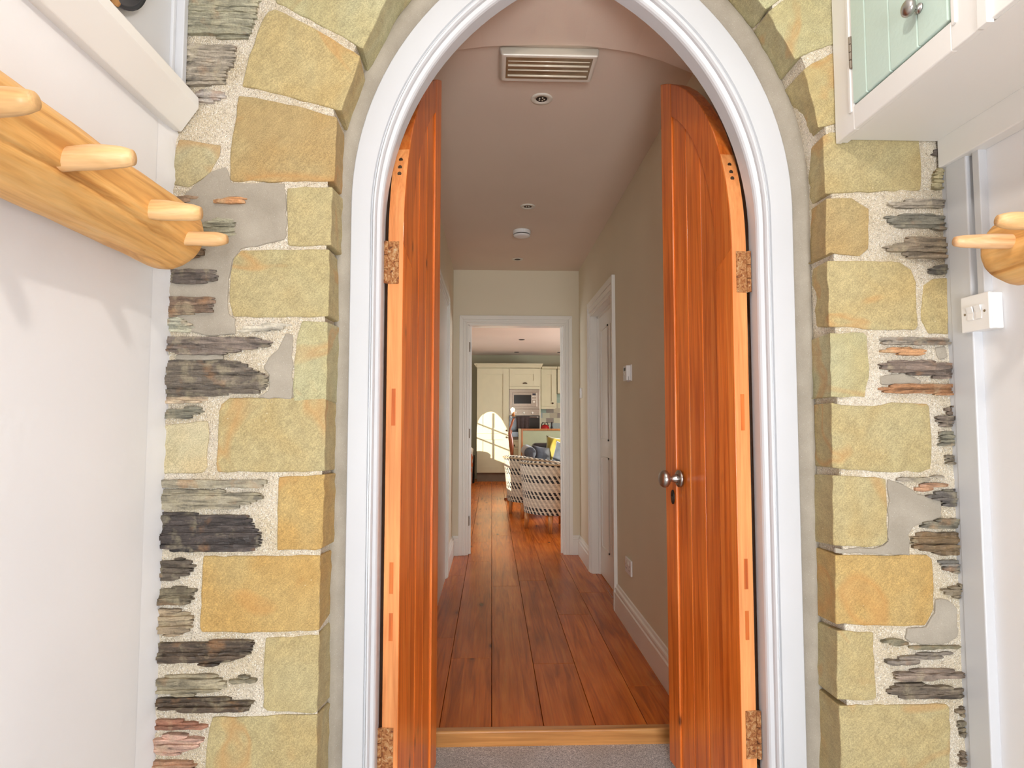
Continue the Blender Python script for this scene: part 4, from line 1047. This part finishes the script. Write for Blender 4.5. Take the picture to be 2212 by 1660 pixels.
MB().prism([(tx0 - .0, YK + .02, zt + .008), (tx0, YK - .012, zt + .008), (tx0, YK - .022, zt + .03), (tx0, YK - .055, zt + .075), (tx0, YK - .055, zt + .09), (tx0, YK + .02, zt + .09)], (ovx1 - tx0, 0, 0)).prism([(tx0, YK - .012, zt + .008), (tx0 - .022, YK - .012, zt + .03), (tx0 - .055, YK - .055, zt + .075), (tx0 - .055, YK - .055, zt + .09), (tx0, YK - .055, zt + .09)], (0, .5, 0)).prism([(ovx1, YK - .012, zt + .008), (ovx1 + .022, YK - .012, zt + .03), (ovx1 + .045, YK - .055, zt + .075), (ovx1 + .045, YK - .055, zt + .09), (ovx1, YK - .055, zt + .09)], (0, .5, 0)).build('moulding', M['shaker'], cn)
# microwave
mw = thing('microwave', ((ovx0 + ovx1) / 2, YK, zmb), 'built in steel microwave with black window in the oven housing', 'microwave')
box('trim_frame', ovx0 + .002, ovx1 - .02, YK - .004, YK + .3, zmb, zmt - .002, M['steel'], mw, bevel=.003)
mx0, mx1, mz0, mz1 = KX(1106.5), KX(1160), KZ(879), KZ(848)
box('front', mx0, mx1, YK - .018, YK, mz0, mz1, M['steel'], mw, bevel=.004)
box('window', KX(1110), KX(1147.5), YK - .0195, YK - .01, KZ(872.5), KZ(853.5), M['black'], mw, bevel=.002)
box('display', KX(1150), KX(1157), YK - .0195, YK - .01, KZ(854), KZ(850.5), M['navy'], mw)
for r_ in range(2):
    for k in range(3): box('button', KX(1150 + k * 2.6), KX(1151.6 + k * 2.6), YK - .021, YK - .01, KZ(857.5 + r_ * 6.5), KZ(855.5 + r_ * 6.5), M['ivory'], mw)
MB().tube([(KX(1153.5), YK - .01, KZ(868.5)), (KX(1153.5), YK - .03, KZ(868.5))], .018, 18).build('dial', M['ivory'], mw)
# oven
ov = thing('oven', ((ovx0 + ovx1) / 2, YK, zo0), 'black built in oven with steel control panel under the microwave', 'oven')
box('control_panel', ovx0 + .002, ovx1 - .02, YK - .006, YK + .3, zo1, zmb - .002, M['steel'], ov, bevel=.002)
for px in (1114, 1132, 1150): MB().tube([(KX(px), YK - .006, KZ(892)), (KX(px), YK - .03, KZ(892))], [.021, .017], 18).build('dial', M['ivory'], ov)
box('door', ovx0 + .002, ovx1 - .02, YK - .014, YK + .3, zo0 + .01, zo1 - .003, M['black'], ov, bevel=.002)
MB().tube([(ovx0 + .03, YK - .05, KZ(901.5)), (ovx1 - .05, YK - .05, KZ(901.5))], .011, 12).build('handle', M['nickel'], ov)
for xx in (ovx0 + .04, ovx1 - .06): box('handle_bracket', xx - .012, xx + .012, YK - .06, YK - .012, KZ(903), KZ(900), M['nickel'], ov)
# towel
tw_ = []; 
x0t, x1t, z0t, z1t = KX(1117), KX(1142), KZ(927), KZ(899.5); nn = 14
vs = []; 
for i in range(nn + 1):
    for j in range(9):
        x = x0t + (x1t - x0t) * i / nn; z = z1t + (z0t - z1t) * j / 8
        vs.append((x + (.5 - i / nn) * .03 * (1 - j / 8) * -1, YK - .068 - .012 * math.sin(i * 1.35) * (.4 + j / 8), z))
tw = mesh('hand_towel', vs, [(i * 9 + j, i * 9 + 9 + j, i * 9 + 10 + j, i * 9 + 1 + j) for i in range(nn) for j in range(8)], M['towel'], smooth=True)
m = tw.modifiers.new('solid', 'SOLIDIFY'); m.thickness = .012
tag(tw, 'dark brown hand towel hanging over the oven handle', 'towel')
# wall units
wx0, wx1 = ovx1 + .004, KX(1203.5); YW = YK + .28
wu = thing('wall_unit', ((wx0 + wx1) / 2, YW + .15, KZ(880)), 'cream wall unit with one panelled door beside the oven housing', 'cupboard')
fx = lambda px: KX(px, YW)
fz = lambda py: KZ(py, YW)
box('body', fx(1169), fx(1203), YW + .021, KY1 - .01, fz(882), fz(797), M['shaker'], wu)
shaker(wu, fx(1169), fx(1202.5), fz(878), fz(798), YW, .1, knob=(fx(1194), fz(871.5)))
box('pelmet', fx(1169), fx(1200), YW - .004, YW + .02, fz(884), fz(878.5), M['shaker'], wu)
box('cornice', fx(1170), fx(1204), YW - .05, YW + .02, fz(797), fz(792), M['shaker'], wu, bevel=.01)
wu2 = thing('wall_unit', (fx(1230), YW + .15, fz(848)), 'shorter cream wall unit half hidden by the doorway jamb', 'cupboard')
box('body', fx(1204.5), fx(1270), YW + .021, KY1 - .01, fz(850), fz(797), M['shaker'], wu2)
shaker(wu2, fx(1204.5), fx(1250), fz(848), fz(798), YW, .1)
box('cornice', fx(1204.5), fx(1260), YW - .05, YW + .02, fz(797), fz(792), M['shaker'], wu2, bevel=.01)
# splashback tiles
tl = tag(box('splashback', ovx1 + .005, 2.4, KY1 - .006, KY1 - .002, .9, 1.75, M['ivory']), 'wall of muted patchwork tiles behind the worktop', kind='structure')
TM = [plain('tile_%d' % i, c, .25, .01) for i, c in enumerate((S(150, 136, 122), S(206, 198, 166), S(160, 176, 156), S(186, 172, 146), S(172, 178, 170)))]
tme = {}
for r_ in range(8):
    for k in range(11):
        xa = ovx1 + .008 + k * .152 - (.076 if r_ % 2 else 0); xb2 = xa + .149; xa = max(xa, ovx1 + .006); z = .92 + r_ * .102
        if xb2 > xa + .03: box('tile', xa, xb2, KY1 - .014, KY1 - .006, z, z + .099, TM[(r_ * 3 + k * 2 + (k * r_) % 3) % 5], tl, bevel=.001, seg=1)
# base unit and worktop right of and left of the peninsula
bu = thing('base_unit', (.6, YK + .3, 0), 'cream base unit with drawer and knob seen behind the driftwood lamp', 'cupboard')
box('body', ovx1 + .002, 2.3, YK + .021, KY1 - .01, .14, .88, M['shaker'], bu)
shaker(bu, ovx1 + .002, ovx1 + .6, .14, .70, YK, .08); shaker(bu, ovx1 + .002, ovx1 + .6, .71, .87, YK, .05, name='drawer')
YP2 = 10.9
du_ = thing('drawer_unit', (KX(1117, YP2), YP2 + .2, 0), 'narrow cream drawer unit with black worktop end beside the green panel', 'cupboard')
px0, px1 = KX(1106, YP2), KX(1124, YP2)
box('body', px0, px1, YP2 + .021, YP2 + .5, .12, KZ(948, YP2), M['shaker'], du_)
shaker(du_, px0, px1, KZ(966, YP2), KZ(951, YP2), YP2, .02, name='drawer', knob=(KX(1111, YP2), KZ(963, YP2)))
shaker(du_, px0, px1, .12, KZ(967, YP2), YP2, .03)
box('plinth', px0 + .01, px1, YP2 + .06, YP2 + .5, 0, .12, M['graphite'], du_)
box('rail', px0, px1, YP2, YP2 + .02, KZ(950, YP2), KZ(945, YP2), M['graphite'], du_)
box('worktop', px0 - .01, px1 + .004, YP2 - .03, YP2 + .55, KZ(944.5, YP2), KZ(933, YP2), M['black'], du_, bevel=.004)
wt = tag(box('worktop', ovx1 + .004, 2.4, YK - .03, KY1 - .015, .88, .918, M['black'], bevel=.004), 'black worktop under the patchwork tiles', 'worktop')
# things on the back worktop
kt = thing('kettle', (KX(1177, 12.25), 12.25, .918), 'red enamel kettle on the black worktop', 'kettle')
kx_ = KX(1177, 12.25); pr = [(.0, .085), (.03, .095), (.12, .09), (.16, .06), (.175, .03)]
MB().tube([(kx_, 12.25, .918 + a) for a, r in pr], [r for a, r in pr], 24).build('body', M['red'], kt, smooth=True)
MB().tube([(kx_, 12.25, 1.09), (kx_, 12.25, 1.115)], [.012, .016], 12).build('lid_knob', M['black'], kt)
MB().tube([(kx_ - .07, 12.25, 1.06), (kx_ - .05, 12.25, 1.13), (kx_ + .05, 12.25, 1.13), (kx_ + .07, 12.25, 1.06)], .009, 10).build('handle', M['black'], kt, smooth=True)
bt = thing('bottle', (KX(1192, 12.2), 12.2, .918), 'dark bottle with a red label beside the red kettle', 'bottle')
bx_ = KX(1192, 12.2); pr = [(0, .03), (.11, .03), (.15, .014), (.2, .012), (.205, .016), (.225, .016)]
MB().tube([(bx_, 12.2, .918 + a) for a, r in pr], [r for a, r in pr], 18).build('body', M['black'], bt, smooth=True)
MB().tube([(bx_, 12.2, .95), (bx_, 12.2, 1.01)], .0308, 18).build('paper_label', M['red'], bt, smooth=True)
# peninsula back panel
YPn = 10.4
pn = thing('peninsula', (KX(1170, YPn), YPn + .05, 0), 'sage green kitchen peninsula back panel with oak edging behind the sofa', 'counter')
qx0, qz1 = KX(1124.5, YPn), KZ(926.5, YPn)
box('panel', qx0 + .03, qx0 + 2.2, YPn + .006, YPn + .04, 0, qz1 - .02, M['sage'], pn)
box('edging', qx0 + .008, qx0 + .04, YPn - .004, YPn + .06, 0, qz1, M['leg'], pn, bevel=.003, col=(.8, .65, .5))
box('edging', qx0 + .04, qx0 + 2.2, YPn - .004, YPn + .06, qz1 - .032, qz1, M['leg'], pn, bevel=.003, col=(.8, .65, .5))
box('side_panel', qx0 - .02, qx0 + .008, YPn, YPn + .42, 0, qz1 - .003, M['shaker'], pn)

# driftwood floor lamp
YLm = 9.3
l = lambda px, py: PY(px, py, YLm)
dl = thing('floor_lamp', (l(1104, 985).x, YLm, 0), 'driftwood floor lamp with a bare glowing bulb', 'lamp')
pts = [Vector((l(1104, 985).x - .02, YLm, 0)), Vector((l(1103, 985).x, YLm, .3)), l(1106, 985), l(1105, 965), l(1103, 948), l(1101, 936), l(1102, 926), l(1106, 914), l(1110, 904)]
MB().tube(pts, [.05, .046, .024, .034, .036, .024, .017, .016, .014], 14).build('trunk', M['lamp_wood'], dl, smooth=True, col=(1, 1, 1))
MB().tube([l(1102, 940), l(1105, 934), l(1106, 929.5)], [.016, .010, .003], 10).build('branch', M['lamp_wood'], dl, smooth=True, col=(1, 1, 1))
bs = l(1109, 900)
MB().tube([bs, bs + Vector((0, 0, .055)), bs + Vector((0, 0, .07))], [.022, .022, .019], 16).build('lamp_holder', M['leg'], dl, smooth=True, col=(1, .9, .8))
bc = l(1107.5, 885.5); pr = [(-.052, .014), (-.035, .018), (-.015, .027), (.0, .031), (.015, .027), (.026, .015), (.03, .003)]
MB().tube([bc + Vector((0, 0, a)) for a, r in pr], [r for a, r in pr], 18).build('bulb', M['bulb'], dl, smooth=True)
MB().tube([Vector((pts[0].x, YLm, 0)), Vector((pts[0].x, YLm, .03))], [.085, .08], 28).build('base', M['lamp_wood'], dl, smooth=False, col=(1, 1, 1))


def tub_chair(cx_, cy_, face, label):
    t = thing('tub_chair', (cx_, cy_, 0), label, 'armchair', 'patterned tub chairs')
    R, z0 = .385, .185; n = 44; span = math.radians(285); vs = []; uvs = []; rows = 10
    def ht(s): return .712 - .10 * (abs(s) ** 2.2)
    def P(ang, r, z): a = face + math.pi + ang; return (cx_ + r * math.cos(a), cy_ + r * math.sin(a), z)
    fs = []
    for i in range(n + 1):
        s = -1 + 2 * i / n; ang = s * span / 2; H = ht(s)
        for j in range(rows + 1):
            v_ = j / rows; z = z0 + (H - z0) * v_; r = R * (.90 + .10 * v_ + .03 * v_ * v_); vs.append(P(ang, r, z)); uvs.append((ang * R, z))
        for j in range(4):
            a = math.pi * (j + 1) / 5; r = R * 1.03 - .045 + .045 * math.cos(a); vs.append(P(ang, r, H + .03 * math.sin(a))); uvs.append((ang * R, H + .02 * (j + 1)))
        for j in range(5):
            v_ = 1 - j / 4; z = .40 + (H - .40) * v_; vs.append(P(ang, R * 1.03 - .09, z)); uvs.append((ang * R, H + .1 + (H - z)))
    m_ = rows + 1 + 4 + 5
    for i in range(n):
        for j in range(m_ - 1): fs.append((i * m_ + j, (i + 1) * m_ + j, (i + 1) * m_ + j + 1, i * m_ + j + 1))
    fs += [tuple(range(m_)), tuple(n * m_ + j for j in range(m_))]
    def uvmesh(name, vs, fs, uvs):
        o = mesh(name, vs, fs, M['fabric'], t, smooth=True); ly = o.data.uv_layers.new(name='UVMap')
        for lp in o.data.loops: ly.data[lp.index].uv = uvs[lp.vertex_index]
        return o
    uvmesh('shell', vs, fs, uvs)
    # piping along the top outer edge and base
    pts = [P(-span / 2 + span * i / 60, R * 1.035, ht(-1 + i / 30) + .006) for i in range(61)]
    MB().tube(pts, .009, 8).build('piping', M['piping'], t, smooth=True)
    # seat base and cushion
    for nm, ra, za, zb_ in (('seat_base', R * .90, z0, .36), ('seat_cushion', R * .80, .36, .475)):
        k = 36; vv, uu = [], []
        for rr, z in ((ra * .3, za), (ra * .97, za), (ra, za + .02), (ra, zb_ - .03), (ra * .94, zb_ - .004), (ra * .6, zb_ + .008), (.002, zb_ + .01)):
            for q in range(k):
                a = 2 * math.pi * q / k; off = .06 if abs((a - face + math.pi) % (2 * math.pi) - math.pi) < 1.0 else 0
                vv.append((cx_ + (rr + (off if rr > ra * .5 else 0)) * math.cos(a), cy_ + (rr + (off if rr > ra * .5 else 0)) * math.sin(a), z)); uu.append((a * R, z + rr))
        uvmesh(nm, vv, [(i * k + q, i * k + (q + 1) % k, (i + 1) * k + (q + 1) % k, (i + 1) * k + q) for i in range(6) for q in range(k)], uu)
    for a in (.65, -.65, math.pi - .65, math.pi + .65):
        lx, ly_ = cx_ + .31 * math.cos(face + a), cy_ + .31 * math.sin(face + a); ox, oy = .012 * math.cos(face + a), .012 * math.sin(face + a)
        MB().tube([(lx, ly_, z0 + .02), (lx + ox, ly_ + oy, 0)], [.030, .019], 16).build('leg', M['leg'], t, smooth=True, col=(1, .95, .9))
    return t


tub_chair(.700, 6.80, math.atan2(.35, .46), 'patterned tub chair with its back to the doorway, nearest of the two')
tub_chair(.545, 7.78, .35, 'patterned tub chair with its left side in bright sun, behind the nearer one')


def cushion(name, c, w_, h_, d_, rot, mat, label):
    """soft square cushion, pinched corners"""
    n = 14; vs = []; fs = []
    for sgn in (1, -1):
        for i in range(n + 1):
            for j in range(n + 1):
                u, v_ = -1 + 2 * i / n, -1 + 2 * j / n
                pin = 1 - .10 * (1 - abs(u) ** 3) * (abs(v_) ** 2) - .0; pin2 = 1 - .10 * (1 - abs(v_) ** 3) * (abs(u) ** 2)
                puff = ((1 - u * u) * (1 - v_ * v_)) ** .42
                vs.append((u * w_ / 2 * pin2, sgn * d_ / 2 * puff, v_ * h_ / 2 * pin))
    N = (n + 1) ** 2
    for i in range(n):
        for j in range(n):
            a = i * (n + 1) + j; fs.append((a, a + 1, a + n + 2, a + n + 1)); fs.append((N + a, N + a + n + 1, N + a + n + 2, N + a + 1))
    o = mesh(name, vs, fs, mat, None, smooth=True)
    bm = bmesh.new(); bm.from_mesh(o.data); bmesh.ops.remove_doubles(bm, verts=bm.verts, dist=.0005); bmesh.ops.recalc_face_normals(bm, faces=bm.faces); bm.to_mesh(o.data); bm.free()
    o.location = c; o.rotation_euler = rot
    return tag(o, label, 'cushion', 'cushions on the blue grey sofa')


YS = 9.0
sx0 = KX(1131, YS)
so = thing('sofa', (sx0 + .9, YS + .45, 0), 'blue grey sofa with rolled arm in front of the green panel', 'sofa')
MB().box(sx0 + .03, sx0 + 1.9, YS + .03, YS + .98, .12, .40).build('base', M['slateblue'], so, bevel=.03)
MB().box(sx0 + .2, sx0 + 1.75, YS + .0, YS + .70, .40, .52).build('seat_cushion', M['slateblue'], so, bevel=.04, seg=4)
zb_ = KZ(958, YS + .7)
MB().box(KX(1149, YS + .75), sx0 + 1.72, YS + .62, YS + .95, .45, zb_).build('back_cushion', M['charcoal'], so, bevel=.07, seg=5)
za_ = KZ(966, YS + .1) - .085
for xx in (sx0 + .095, sx0 + 1.85):
    MB().box(xx - .07, xx + .07, YS + .02, YS + .9, .12, za_).build('arm', M['slateblue'], so, bevel=.02)
    ar = MB().tube([(xx, YS, za_), (xx, YS + .05, za_), (xx, YS + .9, za_)], [.085, .09, .09], 24).build('arm_roll', M['slateblue'], so, smooth=True, bevel=.004)
for xx in (sx0 + .1, sx0 + 1.85):
    for yy_ in (YS + .1, YS + .9): MB().tube([(xx, yy_, .13), (xx, yy_, 0)], [.03, .022], 12).build('leg', M['leg'], so, col=(.5, .4, .3))
cushion('cushion', (KX(1171, YS + .30), YS + .30, .655), .30, .27, .13, (-.3, .15, .5), M['slateblue'], 'grey blue velvet cushion leaning beside the sofa arm')
cushion('cushion', (KX(1207, YS + .42), YS + .42, KZ(977, YS + .42)), .44, .46, .17, (-.2, .12, -.15), M['mustard'], 'mustard yellow velvet cushion standing on the sofa')
cushion('cushion', (KX(1219, YS + .2), YS + .2, .68), .34, .34, .14, (-.3, .2, -.3), M['slateblue'], 'blue grey cushion in front of the mustard cushion')

# white and orange container and leaning black post by the tall cupboard
wb = thing('storage_bin', (KX(1008, 11.6), 11.6, 0), 'round white bin with orange shapes at the left of the tall cupboard', 'bin')
wr_ = KX(1022, 11.6) - KX(1008, 11.6); wx_ = KX(1008, 11.6); zt_ = KZ(967, 11.6)
MB().tube([(wx_, 11.6, 0), (wx_, 11.6, zt_ - .09), (wx_, 11.6, zt_ - .03), (wx_, 11.6, zt_)], [wr_ * .92, wr_, wr_ * 1.05, wr_ * .8], 32).build('body', M['plastic'], wb, smooth=True)
for a, z, r_ in ((-.55, KZ(997, 11.6), .10), (-.75, KZ(985, 11.6), .04), (-1.2, KZ(1015, 11.6), .08), (-1.7, KZ(995, 11.6), .09)):
    mb = MB(); loop = []
    for k in range(20):
        q = 2 * math.pi * k / 20; an = a + r_ / wr_ * math.cos(q) ; loop.append((wx_ + (wr_ * 1.012) * math.cos(an), 11.6 + (wr_ * 1.012) * math.sin(an), z + r_ * math.sin(q)))
    c_ = (wx_ + wr_ * 1.03 * math.cos(a), 11.6 + wr_ * 1.03 * math.sin(a), z)
    mb.add(loop + [c_], [(k, (k + 1) % 20, 20) for k in range(20)]); mb.build('printed_shape', M['orange'], wb)
pa, pb = PY(1024.5, 984, 11.75), PY(1021.5, 1036, 11.75)
tag(MB().tube([(pb.x, 11.75, 0), (pa.x, 11.80, pa.z)], [.03, .014], 12).build('leaning_post', M['black']), 'slim black post leaning between the white bin and the tall cupboard', 'post')
